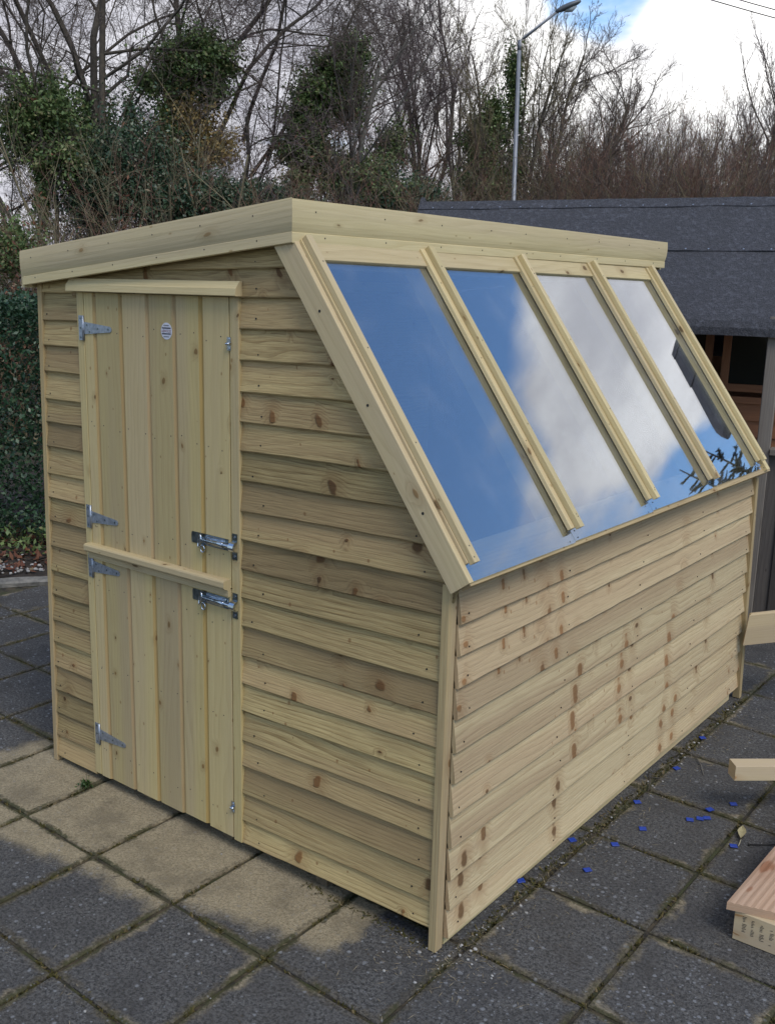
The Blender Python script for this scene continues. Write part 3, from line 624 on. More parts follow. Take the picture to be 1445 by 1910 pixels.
for k, yr in enumerate(ye):
    mb = MB(); s1 = -0.042 + 0.006 * (k % 2)
    mb.bar(SP(-1.035, yr - 0.040, 0.0 if 0 < k < 4 else 0.03), SV, Y, NV, 0.95, 0.034, 0.080 if 0 < k < 4 else 0.05, bev=0.001)
    b0 = (-0.048 if k else -0.0295); 
    mb.bar(SP(-1.06, yr + b0, 0.0865), SV, Y, NV, 1.06 + s1 - 0.008, -b0 - 0.002, 0.0145, bev=0.001)
    mb.bar(SP(-1.06, yr - 0.026, 0.1012), SV, Y, NV, 1.06 + s1, 0.026, 0.019, bev=0.0015)
    for s in (-0.98, -0.70, -0.40, -0.085, -0.062):
        mb.disc(SP(s + rng.uniform(-0.01, 0.01), yr - 0.013 + rng.uniform(-0.005, 0.005), 0.1195), NV, 0.0024, 0.001, 7, mi=1)
        if k: mb.disc(SP(s + 0.05, yr - 0.036, 0.1), NV, 0.0024, 0.0012, 7, mi=1)
    mb.build('glazing_bar', [TRIM, NAIL], shed)
for k in range(4):
    y0, y1 = ye[k] - 0.030, ye[k + 1] - 0.032
    mb = MB(); mb.bar(SP(-1.02, y0, 0.0805), SV, Y, NV, 1.02 - 0.002 - 0.004 * k, y1 - y0, 0.004)
    mb.build('glass_pane', GLASS, shed)
mb = MB(); mb.bar(SP(-0.040, 2.25, 0.086), Y, SV, NV, 0.05, 0.014, 0.002, bev=0.0005); mb.build('glass_clip', ZINC, shed)

# ------------------------------------------------------------------ ground
mb = MB(); n = 1
mb.face([0, 1, 2, 3]); mb.v = [Vector(p) for p in ((-200, -200, -0.06), (200, -200, -0.06), (200, 200, -0.06), (-200, 200, -0.06))]
tag(mb.build('ground', GRASS), kind='structure')
TH = -0.0083
def gline(i): 
    return {0: 0.052, 1: 0.428}.get(i, 0.04 + 0.4022 * i)
def rline(j):
    return {-1: -0.352, 0: 0.062, 1: 0.474, 2: 0.884, 3: 1.305}.get(j, 0.056 + 0.4155 * j)
mb = MB(); jb = MB()
KD = Vector((0.59, 0.81, 0)).normalized(); KM = Vector((-0.81, 0.59, 0)).normalized(); K0 = Vector((-4.18, 1.15, 0))
for i in range(-14, 6):
    for j in range(-8, 22):
        x0, x1, y0, y1 = gline(i), gline(i + 1), rline(j), rline(j + 1)
        c = Vector(((x0 + x1) / 2, (y0 + y1) / 2 + TH * x0, 0))
        if (c - K0).dot(KM) > -0.12: continue
        if c.y > 5.6: continue
        g = rng.uniform(0.0045, 0.0085); e = 0.004; base = len(mb.v)
        tz = [rng.uniform(-0.0022, 0.0022) for _ in range(4)]; rn = (rng.random(), rng.random(), rng.random())
        qs = [(x0 + g, y0 + g), (x1 - g, y0 + g), (x1 - g, y1 - g), (x0 + g, y1 - g)]
        ins = [(x0 + g + e, y0 + g + e), (x1 - g - e, y0 + g + e), (x1 - g - e, y1 - g - e), (x0 + g + e, y1 - g - e)]
        sk = lambda x, y: y + TH * x
        for (x, y), t in zip(ins, tz): mb.v.append(Vector((x, sk(x, y), t * 0.6)))
        for (x, y), t in zip(qs, tz): mb.v.append(Vector((x, sk(x, y), t * 0.6 - 0.004)))
        for (x, y), t in zip(qs, tz): mb.v.append(Vector((x, sk(x, y), -0.035)))
        U = [(0, 0), (1, 0), (1, 1), (0, 1)]
        mb.face([base + k for k in range(4)], U, 0, rn)
        for k in range(4):
            l = (k + 1) % 4; uu = [U[k], U[l], U[l], U[k]]
            mb.face([base + 4 + k, base + 4 + l, base + l, base + k], uu, 0, rn); mb.face([base + 8 + k, base + 8 + l, base + 4 + l, base + 4 + k], uu, 0, rn)
tag(mb.build('patio', SLAB), kind='structure')
jb.v = [Vector(p) for p in ((-7, -4, -0.009), (4, -4, -0.009), (4, 9, -0.009), (-7, 9, -0.009))]; jb.face([0, 1, 2, 3]); 
tag(jb.build('patio_joints', JOINT), kind='structure')
# moss and crumbs in the joints
mv, mf, = [], []
def add_blades(cx, cy, n, spread, h, tilt=1.0, z0=-0.008, wmin=0.25):
    for _ in range(n):
        x, y = cx + npr.normal(0, spread), cy + npr.normal(0, spread); a = npr.uniform(0, 6.28); hh = h * npr.uniform(0.4, 1.2); w_ = hh * npr.uniform(wmin, wmin + 0.35)
        dx_, dy_ = math.cos(a), math.sin(a); lx, ly = npr.normal(0, tilt, 2) * hh
        b0 = len(mv); mv.extend([(x - dx_ * w_, y - dy_ * w_, z0), (x + dx_ * w_, y + dy_ * w_, z0), (x + dx_ * w_ * 0.6 + lx, y + dy_ * w_ * 0.6 + ly, z0 + hh), (x - dx_ * w_ * 0.6 + lx, y - dy_ * w_ * 0.6 + ly, z0 + hh)])
        mf.append((b0, b0 + 1, b0 + 2, b0 + 3))
for i in range(-9, 4):
    for j in range(-5, 9):
        x0, y0 = gline(i), rline(j) + TH * gline(i)
        if (x0 - CAM.x) ** 2 + (y0 - CAM.y) ** 2 > 36: continue
        if -1.75 < x0 < -0.1 and 0.1 < y0 < 2.3: continue
        for k in range(34):
            t = rng.random(); ok = math.sin(t * 9 + i * 3.1 + j * 1.7) + math.sin(t * 23 + i + 2 * j) * 0.6
            if ok < 0.1: continue
            add_blades(x0 + 0.402 * t, y0, 5, 0.006, 0.008); 
        for k in range(34):
            t = rng.random(); ok = math.sin(t * 8 + i * 1.3 + j * 2.9) + math.sin(t * 21 + 2 * i + j) * 0.6
            if ok < 0.1: continue
            add_blades(x0, y0 + 0.415 * t, 5, 0.006, 0.008)
for k in range(420):
    t = rng.random(); add_blades(0.028 + abs(rng.gauss(0, 0.018)), 0.02 + 2.4 * t, 2, 0.006, 0.008, z0=0.0)
    if k < 200: add_blades(-0.03 - 0.5 * t, -0.015 + rng.gauss(0, 0.01), 1, 0.006, 0.007, z0=0.0)
me = np_mesh('moss', mv, mf, MOSS); tag(link('moss', me), 'moss and crumbs of dead grass in the slab joints', 'moss', kind='stuff')
# bed, kerb and litter behind the patio on the left
def kp(t, m, z): return K0 + KD * t + KM * m + Z * z
def grid_sheet(name, t0, t1, m0, m1, nt, nm, fz, mat):
    V = [tuple(kp(t0 + (t1 - t0) * i / nt, m0 + (m1 - m0) * j / nm, 0) + Z * fz(t0 + (t1 - t0) * i / nt, m0 + (m1 - m0) * j / nm)) for i in range(nt + 1) for j in range(nm + 1)]
    Fc = [(i * (nm + 1) + j, (i + 1) * (nm + 1) + j, (i + 1) * (nm + 1) + j + 1, i * (nm + 1) + j + 1) for i in range(nt) for j in range(nm)]
    return link(name, np_mesh(name, V, Fc, mat))
h2 = smooth1(77); h3 = smooth1(78)
tag(grid_sheet('flower_bed', -4, 9, 0.06, 4.5, 90, 40, lambda t, m: 0.015 + 0.02 * h2(t * 1.7 + m) + 0.015 * h3(m * 2.3 - t), SOIL), kind='structure')
mb = MB(); f = smooth1(90)
mb.extrude([(0, 0), (0.10, 0), (0.10, 0.034), (0.085, 0.045), (0.012, 0.043), (0.0, 0.03)], kp(-4, -0.06, -0.01), KD, KM, Z, 13, segs=120, wob=lambda dd, i, a, b: (a + 0.008 * f(dd * 1.3 + i), b + 0.006 * f(dd * 1.9 + 2 * i)))
tag(mb.build('kerb', KERB), kind='structure')

def leaves_np(C, size, up=0.0, fold=True, aspect=0.55):
    """rhombic two-triangle leaves at centres C (n,3)"""
    n = len(C); size = np.broadcast_to(np.asarray(size, float), (n,)).reshape(n, 1)
    a = npr.normal(size=(n, 3)); a[:, 2] += up * 0; a /= np.linalg.norm(a, axis=1, keepdims=True)
    r = npr.normal(size=(n, 3)); r[:, 2] += up; b = np.cross(a, r); b /= np.linalg.norm(b, axis=1, keepdims=True) + 1e-9
    V = np.empty((n, 4, 3)); V[:, 0] = C - a * size; V[:, 1] = C + b * size * aspect; V[:, 2] = C + a * size; V[:, 3] = C - b * size * aspect
    nr = np.cross(a, b); V[:, 1] += nr * size * 0.18; V[:, 3] += nr * size * 0.18
    Fc = np.arange(n * 4).reshape(n, 4); return V.reshape(-1, 3), Fc
def flat_leaves(pts, size, tilt=0.4):
    n = len(pts); P = np.array(pts, float); ang = npr.uniform(0, 6.28, n); s = size * npr.uniform(0.5, 1.2, (n, 1))
    a = np.stack([np.cos(ang), np.sin(ang), npr.normal(0, tilt, n)], 1); b = np.stack([-np.sin(ang), np.cos(ang), npr.normal(0, tilt, n)], 1)
    V = np.empty((n, 4, 3)); V[:, 0] = P - a * s; V[:, 1] = P + b * s * 0.5; V[:, 2] = P + a * s; V[:, 3] = P - b * s * 0.5
    return V.reshape(-1, 3), np.arange(n * 4).reshape(n, 4)
pts = [tuple(kp(rng.uniform(-2.5, 3.5), rng.uniform(0.12, 1.6), rng.uniform(0.03, 0.07))) for _ in range(3600)]
V, Fc = flat_leaves(pts, 0.028, 0.5); tag(link('leaf_litter', np_mesh('leaf_litter', V, Fc, LITTER)), 'red brown dead leaves strewn over the bed under the hedge', 'leaf litter', kind='stuff')
pts = [tuple(kp(rng.gauss(-0.1, 0.5), rng.uniform(0.55, 1.1), abs(rng.gauss(0.08, 0.05)))) for _ in range(900)]
V, Fc = leaves_np(np.array(pts), npr.uniform(0.015, 0.03, 900), up=1.5); tag(link('ground_ivy', np_mesh('ground_ivy', V, Fc, IVY)), 'low green ivy creeping over the bed below the hedge', 'ivy', kind='stuff')
def stone_mesh(r, seed):
    rr = random.Random(seed); mb = MB(); n, m = 7, 5
    for i in range(m + 1):
        for j in range(n):
            th, ph = math.pi * i / m, 2 * math.pi * j / n; k = r * rr.uniform(0.8, 1.15)
            mb.v.append(Vector((k * math.sin(th) * math.cos(ph), k * math.sin(th) * math.sin(ph) * 0.8, k * math.cos(th) * 0.6)))
    for i in range(m):
        for j in range(n): mb.face([i * n + j, (i + 1) * n + j, (i + 1) * n + (j + 1) % n, i * n + (j + 1) % n], None, 0, (0.5,) * 3, True)
    return mb
allst = MB()
for k in range(260):
    s = stone_mesh(rng.uniform(0.008, 0.02), k); p = kp(rng.uniform(-1.2, 2.0), 0.09 + abs(rng.gauss(0, 0.16)), 0.04); base = len(allst.v)
    allst.v += [v + p for v in s.v]
    for f_ in s.f: allst.face([base + i for i in f_], None, 0, (0.5,) * 3, True)
tag(allst.build('gravel', STONE), 'pale pebbles scattered along the back of the kerb', 'gravel', kind='stuff')
# hedge
def shell(n, t0, t1, m0, m1, h, depth):
    P = []
    hs = smooth1(31); hm = smooth1(32)
    while len(P) < n:
        t = rng.uniform(t0, t1); s = rng.random(); dd = abs(rng.gauss(0, depth))
        if s < 0.62: z = rng.uniform(0.04, 1) * h; m = m0 + 0.10 * hm(t * 2 + z * 3) + 0.25 * max(0, z / h - 0.85) + dd
        elif s < 0.9: m = rng.uniform(m0, m1); z = h + 0.09 * hs(t * 1.9 + m * 3) + rng.gauss(0, 0.03) - dd
        else: m = rng.uniform(m0, m1); z = rng.uniform(0.15, h)
        P.append(tuple(kp(t, m, max(z, 0.05))))
    return np.array(P)
P = np.concatenate([shell(60000, -2.2, 2.6, 0.95, 1.9, 1.74, 0.09), shell(16000, -2.2, 2.6, 1.25, 1.7, 1.55, 0.05)])
V, Fc = leaves_np(P, npr.uniform(0.012, 0.024, len(P)), up=0.6)
hedge = thing('hedge', 'dark green clipped hedge behind the bed, left of the shed', 'hedge', kp(0, 1.45, 0))
link('foliage', np_mesh('foliage', V, Fc, HEDGE), hedge)
sg = []; SEGS = []

# ------------------------------------------------------------------ branches as tubes
def tubes_np(segs, sides=4):
    """segs: rows (p0 xyz, p1 xyz, r0, r1) -> prisms"""
    A = np.array(segs, float); P, Q, r0, r1 = A[:, 0:3], A[:, 3:6], A[:, 6:7], A[:, 7:8]; n = len(A)
    t = Q - P; t /= np.linalg.norm(t, axis=1, keepdims=True) + 1e-9
    h = np.where(np.abs(t[:, 2:3]) < 0.9, np.array([[0, 0, 1.0]]), np.array([[1.0, 0, 0]])); x = np.cross(t, h); x /= np.linalg.norm(x, axis=1, keepdims=True); y = np.cross(x, t)
    V = np.empty((n, 2, sides, 3))
    for k in range(sides):
        a = 2 * math.pi * k / sides; dvec = x * math.cos(a) + y * math.sin(a); V[:, 0, k] = P + dvec * r0; V[:, 1, k] = Q + dvec * r1
    base = (np.arange(n) * 2 * sides)[:, None]; Fc = []
    for k in range(sides):
        j = (k + 1) % sides; Fc.append(np.concatenate([base + k, base + sides + k, base + sides + j, base + j], 1))
    return V.reshape(-1, 3), np.stack(Fc, 1).reshape(-1, 4)
def grow(out, p, dr, length, r, lev, cfg, rr):
    """one limb and all that grows on it; out[lev] collects its segments"""
    n = cfg['n'][min(lev, len(cfg['n']) - 1)]; step = length / n; p = Vector(p); dr = Vector(dr).normalized(); pts = [(p.copy(), r)]
    wig = cfg['wig'] * (1 + 0.35 * lev); rtip = r * (0.45 if lev < cfg['lev'] else 0.5); segl = out[min(lev, 9)]
    kids = cfg['kids'][lev] if lev < cfg['lev'] else 0
    for k in range(n):
        dr = (dr + Vector((rr.gauss(0, wig), rr.gauss(0, wig), rr.gauss(0, wig * 0.8) + cfg['up'] * (0.5 + lev * 0.25)))).normalized()
        q = p + dr * step; ra = r + (rtip - r) * k / n; rb = r + (rtip - r) * (k + 1) / n
        segl.append((p.x, p.y, p.z, q.x, q.y, q.z, ra, rb)); f = (k + 1) / n
        if kids and f > cfg['start'][lev]:
            cnt = kids / (n * (1 - cfg['start'][lev])); cnt = int(cnt) + (1 if rr.random() < cnt - int(cnt) else 0)
            for _ in range(cnt):
                ang = rr.gauss(cfg['ang'], 0.22); ax = dr.cross(Vector((rr.gauss(0, 1), rr.gauss(0, 1), rr.gauss(0, 1)))).normalized()
                nd = (Matrix.Rotation(ang, 3, ax) @ dr); bias = cfg.get('bias')
                if bias and lev < 2: nd = (nd + Vector(bias)).normalized()
                ll = length * cfg['ratio'] * rr.uniform(0.6, 1.15) * (1.15 - 0.45 * f)
                if lev == 0: ll = max(ll, length * 0.22)
                grow(out, p + dr * step * rr.random(), nd, ll, max(rb * rr.uniform(0.34, 0.58), cfg['rmin']), lev + 1, cfg, rr)
        p = q; pts.append((p.copy(), rb))
    return pts
SPREAD = dict(n=[9, 7, 6, 5, 4], wig=0.135, up=0.02, lev=4, kids=[9, 6, 6, 5], start=[0.35, 0.2, 0.15, 0.1], ang=0.85, ratio=0.58, rmin=0.0026)
UPRIGHT = dict(n=[9, 7, 6, 4, 3], wig=0.07, up=0.10, lev=4, kids=[11, 7, 6, 5], start=[0.2, 0.15, 0.15, 0.1], ang=0.55, ratio=0.46, rmin=0.0026)
FAN = dict(n=[8, 8, 6, 5, 3], wig=0.11, up=0.06, lev=4, kids=[11, 7, 6, 5], start=[0.3, 0.2, 0.1, 0.1], ang=0.55, ratio=0.52, rmin=0.0026)
BIRCH = dict(n=[10, 8, 6, 5, 3], wig=0.06, up=0.09, lev=4, kids=[15, 7, 6, 5], start=[0.22, 0.2, 0.15, 0.1], ang=0.5, ratio=0.42, rmin=0.0026)
def at(px, D, z=0.0):
    """ground point in the direction of picture column px, D metres off"""
    az = math.radians(127.7) + math.atan((722.5 - px) / 1860.0); return Vector((CAM.x + D * math.cos(az), CAM.y + D * math.sin(az), z))
def tree(px, D, stems, cfg, seed, label, cat='tree', group=None, bark=BARK, twig=TWIG, ivy=(), dead=(), tw=1.0):
    rr = random.Random(seed); g = at(px, D); t = thing('bare_tree' if not ivy else 'ivy_clad_tree', label, cat, g, group=group)
    out = [[] for _ in range(10)]; right = R_.copy(); right.z = 0; right.normalize(); fw = Vector((-right.y, right.x, 0))
    for (ox, oz, lean, ln, r) in stems:
        if oz < 1.6: ln += oz * 0.9; oz = 0; ox *= 0.4
        r *= 0.62; grow(out, (right * ox + fw * rr.uniform(-0.3, 0.3)) + Z * oz, Z + right * lean + fw * rr.uniform(-0.12, 0.12), ln, r, 0, cfg, rr)
    V, Fc = tubes_np(out[0] + out[1], 7); link('trunk', np_mesh('trunk', V, Fc, bark, smooth=True), t, world=False)
    sg = np.array(out[2] + out[3] + out[4] + out[5]); sg[:, 6:8] *= tw
    V, Fc = tubes_np(sg, 3); link('crown', np_mesh('crown', V, Fc, twig), t, world=False)
    for blobs, mat, nm, size in ((ivy, IVY, 'ivy', 0.024), (dead, YELL, 'dead_foliage', 0.024)):
        if not blobs: continue
        C = []
        for (ox, z, rx, rz, n) in blobs:
            n = int(n * 3.4)
            u = npr.normal(size=(n, 3)); u /= np.linalg.norm(u, axis=1, keepdims=True); rad = np.minimum(np.abs(npr.normal(0.62, 0.28, (n, 1))), 1.5)
            lump = 1 + 0.42 * np.sin(u[:, 0:1] * 5 + z * 3) * np.cos(u[:, 2:3] * 6 + ox * 5) + 0.15 * np.sin(u[:, 1:2] * 11 + u[:, 2:3] * 9)
            q = u * rad * lump; c = q[:, 0:1] * np.array(right)[None] * rx + q[:, 1:2] * np.array(fw)[None] * rx + np.stack([q[:, 0] * 0, q[:, 0] * 0, q[:, 2] * rz], 1)
            C.append(c + np.array(right * ox + Z * z)[None])
        C = np.concatenate(C); V, Fc = leaves_np(C, npr.uniform(size * 0.6, size * 1.25, len(C)), up=0.5, aspect=0.7)
        link(nm, np_mesh(nm, V, Fc, mat), t, world=False)
    return t
def zpx(px, y, D): return 1.86 + (528 + px * 0.0221 - y) / 1860.0 * D * 0.875
def bl(px0, D, px, y, rx, ry, n): # ivy lump: centre at picture (px, y), radii in pixels, on the tree standing at px0
    k = D / 1860.0; return ((px - px0) * k, zpx(px, y, D), rx * k, ry * k, n)

# ------------------------------------------------------------------ the summer house behind
hz = math.radians(12.5); HQ = Vector((-0.53, 4.2, 0)); HU = Vector((math.cos(hz), math.sin(hz), 0)); HV = Vector((-math.sin(hz), math.cos(hz), 0))
house = thing('summer_house', 'older brown summer house with grey felt roof and veranda, behind the shed', 'summer house', HQ)
def hp(u, v, z): return HQ + HU * u + HV * v + Z * z
HX0, HX1 = -2.36, 0.66
f = smooth1(501)
outer = [(0.0, 2.462), (-0.40, 2.115), (-0.77, 1.795), (-0.815, 1.752), (-0.834, 1.715), (-0.832, 1.672)]
inner = [(-0.80, 1.672), (-0.79, 1.72), (-0.40, 2.06), (0.0, 2.40)]
prof = outer + inner + [(0.40, 2.06), (1.25, 1.33), (1.27, 1.38), (0.42, 2.115)]
mb = MB(); mb.extrude(prof, hp(HX0, 0, 0), HU, HV, Z, HX1 - HX0, segs=30, wob=lambda dd, i, a, b: (a, b + 0.004 * f(dd * 1.3 + i * 0.7)))
roof = mb.build('roof', FELT, house)
def felt_strip(d0, d1, off, seed):
    """a strip of felt lapped over the one below: d measured down the front slope"""
    f = smooth1(seed); dv, dz = -0.77 / math.hypot(0.77, 0.667), -0.667 / math.hypot(0.77, 0.667); nv, nz = dz * 1.0, -dv * 1.0
    mb = MB(); sec = [(d0, off), (d1, off), (d1, off + 0.003), (d0, off + 0.003)]
    Ld = HU; A = HV * dv + Z * dz; B = HV * nv + Z * nz
    mb.extrude(sec, hp(HX0 - 0.004, 0, 2.462), Ld, A, B, HX1 - HX0 + 0.008, segs=40, wob=lambda dd, i, a, b: (a + (0.004 * f(dd * 2) if i in (1, 2) else 0), b + 0.002 * f(dd * 3 + i)))
    mb.build('felt_strip', FELT, roof)
    nb = MB(); nb.disc((0, 0, 0), Z, 0.005, 0.0012, 7); first = nb.build('clout_nail', GALV); rot = B.to_track_quat('Z', 'Y').to_euler()
    bpy.context.view_layer.update(); inv = roof.matrix_world.inverted()
    for k in range(int((HX1 - HX0) / 0.16)):
        u = 0.08 + k * 0.16 + rng.uniform(-0.02, 0.02); p = hp(HX0 + u, 0, 2.462) + A * (d1 - 0.014) + B * (off + 0.004)
        o = first if k == 0 else first.copy()
        if k: COL.objects.link(o)
        o.location = p; o.rotation_euler = rot; o.parent = roof; o.matrix_parent_inverse = inv
felt_strip(0.0, 0.085, 0.009, 11); felt_strip(0.0, 0.50, 0.004, 12)
mb = MB(); mb.poly([hp(HX0 - 0.02, -0.06, 2.40), hp(HX0 - 0.02, 0.0, 2.50), hp(HX0 - 0.02, 0.05, 2.46), hp(HX0 - 0.02, 0.03, 2.36)], HU, 0.03); mb.build('ridge_flap', FELT, roof)
# walls
def hbox(mb, u0, u1, v0, v1, z0, z1, mi=0, along='u', **kw):
    if along == 'u': mb.bar(hp(u0, v0, z0), HU, HV, Z, u1 - u0, v1 - v0, z1 - z0, mi, **kw)
    else: mb.bar(hp(u0, v0, z0), Z, HU, HV, z1 - z0, u1 - u0, v1 - v0, mi, **kw)
VW = -0.12
mb = MB()
for k in range(11):
    z0 = 0.06 + k * 0.098
    cladding(mb, 0, HX1 - 0.06 - (HX0 + 0.1), z0, z0, Vector((0, 0, 0)), HU, -HV, 300 + k, origin=hp(HX0 + 0.1, VW, 0), H=0.11)
tag(mb.build('wall', BROWN, house), 'brown boarded front wall')
mb = MB(); hbox(mb, HX0 + 0.1, HX1 - 0.06, 1.05, 1.07, 0.02, 1.46); mb.build('wall', BROWN, house)
for u in (HX0 + 0.1, HX1 - 0.08):
    mb = MB(); mb.poly([hp(u, VW, 0.02), hp(u, VW, 2.30), hp(u, 0, 2.38), hp(u, 1.05, 1.46), hp(u, 1.05, 0.02)], HU, 0.02); mb.build('wall', BROWN, house)
mb = MB(); hbox(mb, HX0 + 0.1, HX1 - 0.06, VW - 0.035, VW, 1.245, 1.285); hbox(mb, HX0 + 0.1, HX1 - 0.06, VW - 0.02, VW, 1.14, 1.243); mb.build('sill_rail', BROWN, house)
for (u0, u1) in ((-1.9, -1.2), (-0.98, -0.33), (-0.27, 0.40)):
    mb = MB(); hbox(mb, u0, u0 + 0.045, VW - 0.03, VW + 0.01, 1.315, 2.05, along='z'); hbox(mb, u1 - 0.045, u1, VW - 0.03, VW + 0.01, 1.315, 2.05, along='z'); hbox(mb, u0 + 0.046, u1 - 0.046, VW - 0.028, VW + 0.01, 1.315, 1.36); hbox(mb, u0 + 0.046, u1 - 0.046, VW - 0.028, VW + 0.01, 2.0, 2.05)
    wn = mb.build('window', BROWN, house)
    mb = MB(); hbox(mb, u0 + 0.046, u1 - 0.046, VW - 0.008, VW - 0.002, 1.361, 1.999); mb.build('pane', WGLASS, wn)
mb = MB(); hbox(mb, HX0 + 0.1, HX1 - 0.06, VW - 0.012, VW, 2.06, 2.30); mb.build('wall', BROWN, house)
# veranda: posts, board balustrade and rail
for u in (-2.2, -1.05, 0.035):
    mb = MB(); hbox(mb, u, u + 0.07, -0.80, -0.735, 0.0, 1.78, along='z', bev=0.003); mb.build('post', GREYW, house)
mb = MB()
u = -2.12; k = 0
while u < HX1 - 0.1:
    wd = 0.075; hbox(mb, u, u + wd - 0.004, -0.775 - 0.012 * (k % 2), -0.757 - 0.012 * (k % 2), 0.03 + rng.uniform(0, 0.01), 1.03, along='z', bev=0.002); u += wd * 0.93; k += 1
mb.build('balustrade', DGREYW, house)
mb = MB(); hbox(mb, 0.108, HX1 - 0.05, -0.815, -0.715, 1.034, 1.07, bev=0.003); hbox(mb, -0.978, 0.032, -0.815, -0.715, 1.034, 1.07, bev=0.003); mb.build('rail', GREYW, house)
mb = MB(); hbox(mb, HX0 + 0.1, HX1 - 0.06, -0.80, VW - 0.04, 0.0, 0.05); mb.build('veranda_floor', GREYW, house)

# ------------------------------------------------------------------ lamp post and wires
RT = Vector((R_.x, R_.y, 0)).normalized(); FW = Vector((-RT.y, RT.x, 0))
L0 = at(938, 15); lp = thing('street_lamp', 'tall grey steel street lamp in front of the bare trees', 'street lamp', L0)
mb = MB(); mb.tube([L0, L0 + Z * 1.4, L0 + Z * 1.45, L0 + Z * 5.25 - RT * 0.05], [0.058, 0.058, 0.036, 0.027], 14); mb.build('pole', STEELP, lp)
a0 = L0 + Z * 5.25 - RT * 0.05; a1 = a0 + RT * 0.50 + Z * 0.42 - FW * 0.06
mb = MB(); mb.tube([a0 - Z * 0.08, a0 + Z * 0.04, a0 + RT * 0.06 + Z * 0.08, a1], [0.030, 0.026, 0.021, 0.018], 10); mb.build('arm', STEELP, lp)
hd = (RT * 0.86 + Z * 0.36 - FW * 0.1).normalized(); hw = FW; hn = hd.cross(hw).normalized()
if hn.z > 0: hn = -hn
mb = MB(); ring = []
for (s, w_, t, b_) in ((-0.05, 0.03, 0.03, 0.03), (0.02, 0.045, 0.05, 0.04), (0.10, 0.085, 0.065, 0.05), (0.25, 0.10, 0.065, 0.05), (0.40, 0.075, 0.045, 0.04), (0.46, 0.03, 0.02, 0.02)):
    s, w_, t, b_ = s * 0.7, w_ * 0.7, t * 0.7, b_ * 0.7; base = len(mb.v); c = a1 + hd * s
    for k in range(12):
        a = 2 * math.pi * k / 12; sn = math.sin(a); mb.v.append(c + hw * w_ * math.cos(a) - hn * (t * sn if sn > 0 else b_ * sn))
    if ring:
        for k in range(12): mb.face([ring[0] + k, ring[0] + (k + 1) % 12, base + (k + 1) % 12, base + k], None, 0, (0.5,) * 3, True)
    ring = [base]
mb.face([k for k in range(12)][::-1]); mb.face([ring[0] + k for k in range(12)]); mb.build('lamp_head', LAMPG, lp)
mb = MB(); mb.tube([a1 + hd * 0.084 + hn * 0.034, a1 + hd * 0.175 + hn * 0.044, a1 + hd * 0.25 + hn * 0.031], [0.02, 0.042, 0.02], 10); mb.build('lens', plain('lamp_lens', (0.4, 0.42, 0.42), 0.2), lp)
for k, (y0, y1, lab) in enumerate(((24, 50, 'lower of two thin black overhead wires at the top right corner'), (10, 36, 'upper of two thin black overhead wires at the top right corner'))):
    D = 20.0 + 0.4 * k; p0 = at(1330, D, zpx(1330, y0, D * 0.985)); p1 = at(1445, D + 0.6, zpx(1445, y1, D * 0.985)); dd = (p1 - p0)
    pts = [p0 + dd * t + Z * (0.006 * (t * t)) for t in (-12, -8, -4, -2, 0, 0.5, 1, 2, 4, 7, 10)]
    mb = MB(); mb.tube(pts, 0.009, 6); tag(mb.build('overhead_wire', WIRE), lab, 'wire', 'overhead wires')

# ------------------------------------------------------------------ trees beyond the garden
G = 'trees beyond the garden'
tree(188, 16, [(0.0, 0, -0.02, 6.0, 0.15), (0.35, 2.9, 0.22, 4.6, 0.09), (-0.2, 3.0, -0.55, 5.2, 0.08), (-0.1, 3.6, -0.75, 4.4, 0.06), (0.05, 4.4, -0.25, 4.0, 0.07)], SPREAD, 11,
     'big spreading bare tree with forked ivy trunk at the far left', group=G, ivy=[bl(188, 16, 190, 240, 40, 75, 2600), bl(188, 16, 140, 260, 40, 50, 1500), bl(188, 16, 230, 330, 60, 60, 1800)])
tree(95, 14, [(0.0, 0, -0.05, 4.2, 0.08), (-0.1, 2.2, -0.5, 3.6, 0.05), (0.1, 2.4, 0.25, 3.4, 0.05)], SPREAD, 12, 'slim trunk wrapped in dark ivy, bare limbs reaching out, left of the forked tree', group=G,
     ivy=[bl(95, 14, 95, 210, 75, 55, 3600), bl(95, 14, 70, 260, 45, 50, 1600), bl(95, 14, 95, 350, 16, 90, 1300), bl(95, 14, 130, 300, 60, 40, 1500)])
tree(255, 17, [(0.0, 0, 0.0, 9.5, 0.085), (0.1, 3.0, 0.15, 5.0, 0.05)], SPREAD, 13, 'thin straight bare trunk just right of the forked tree', group=G, ivy=[bl(255, 17, 255, 260, 16, 90, 1400)])
tree(318, 15, [(-0.05, 0, -0.02, 7.5, 0.11), (0.3, 3.8, 0.12, 4.2, 0.075), (0.25, 3.2, 0.45, 4.2, 0.06)], SPREAD, 14, 'twin stemmed tree carrying a round green ivy clump and yellow dead leaves', group=G,
     ivy=[bl(318, 15, 380, 110, 66, 52, 5200), bl(318, 15, 330, 130, 34, 42, 1800), bl(318, 15, 395, 165, 30, 30, 900), bl(318, 15, 290, 150, 30, 25, 500), bl(318, 15, 320, 260, 40, 90, 2600)],
     dead=[bl(318, 15, 365, 215, 55, 55, 800), bl(318, 15, 400, 265, 50, 35, 700), bl(318, 15, 375, 285, 45, 22, 500), bl(318, 15, 330, 190, 20, 25, 250)])
tree(440, 16, [(0.0, 0, 0.05, 4.8, 0.085), (0.15, 2.2, 0.55, 4.2, 0.05), (0.2, 3.5, 0.9, 4.4, 0.05), (0.1, 4.0, 0.5, 4.4, 0.05), (0.1, 2.6, 0.25, 3.5, 0.04)], SPREAD, 15, 'bare tree sweeping its branches to the right over the shed roof', group=G, twig=TWIGP)
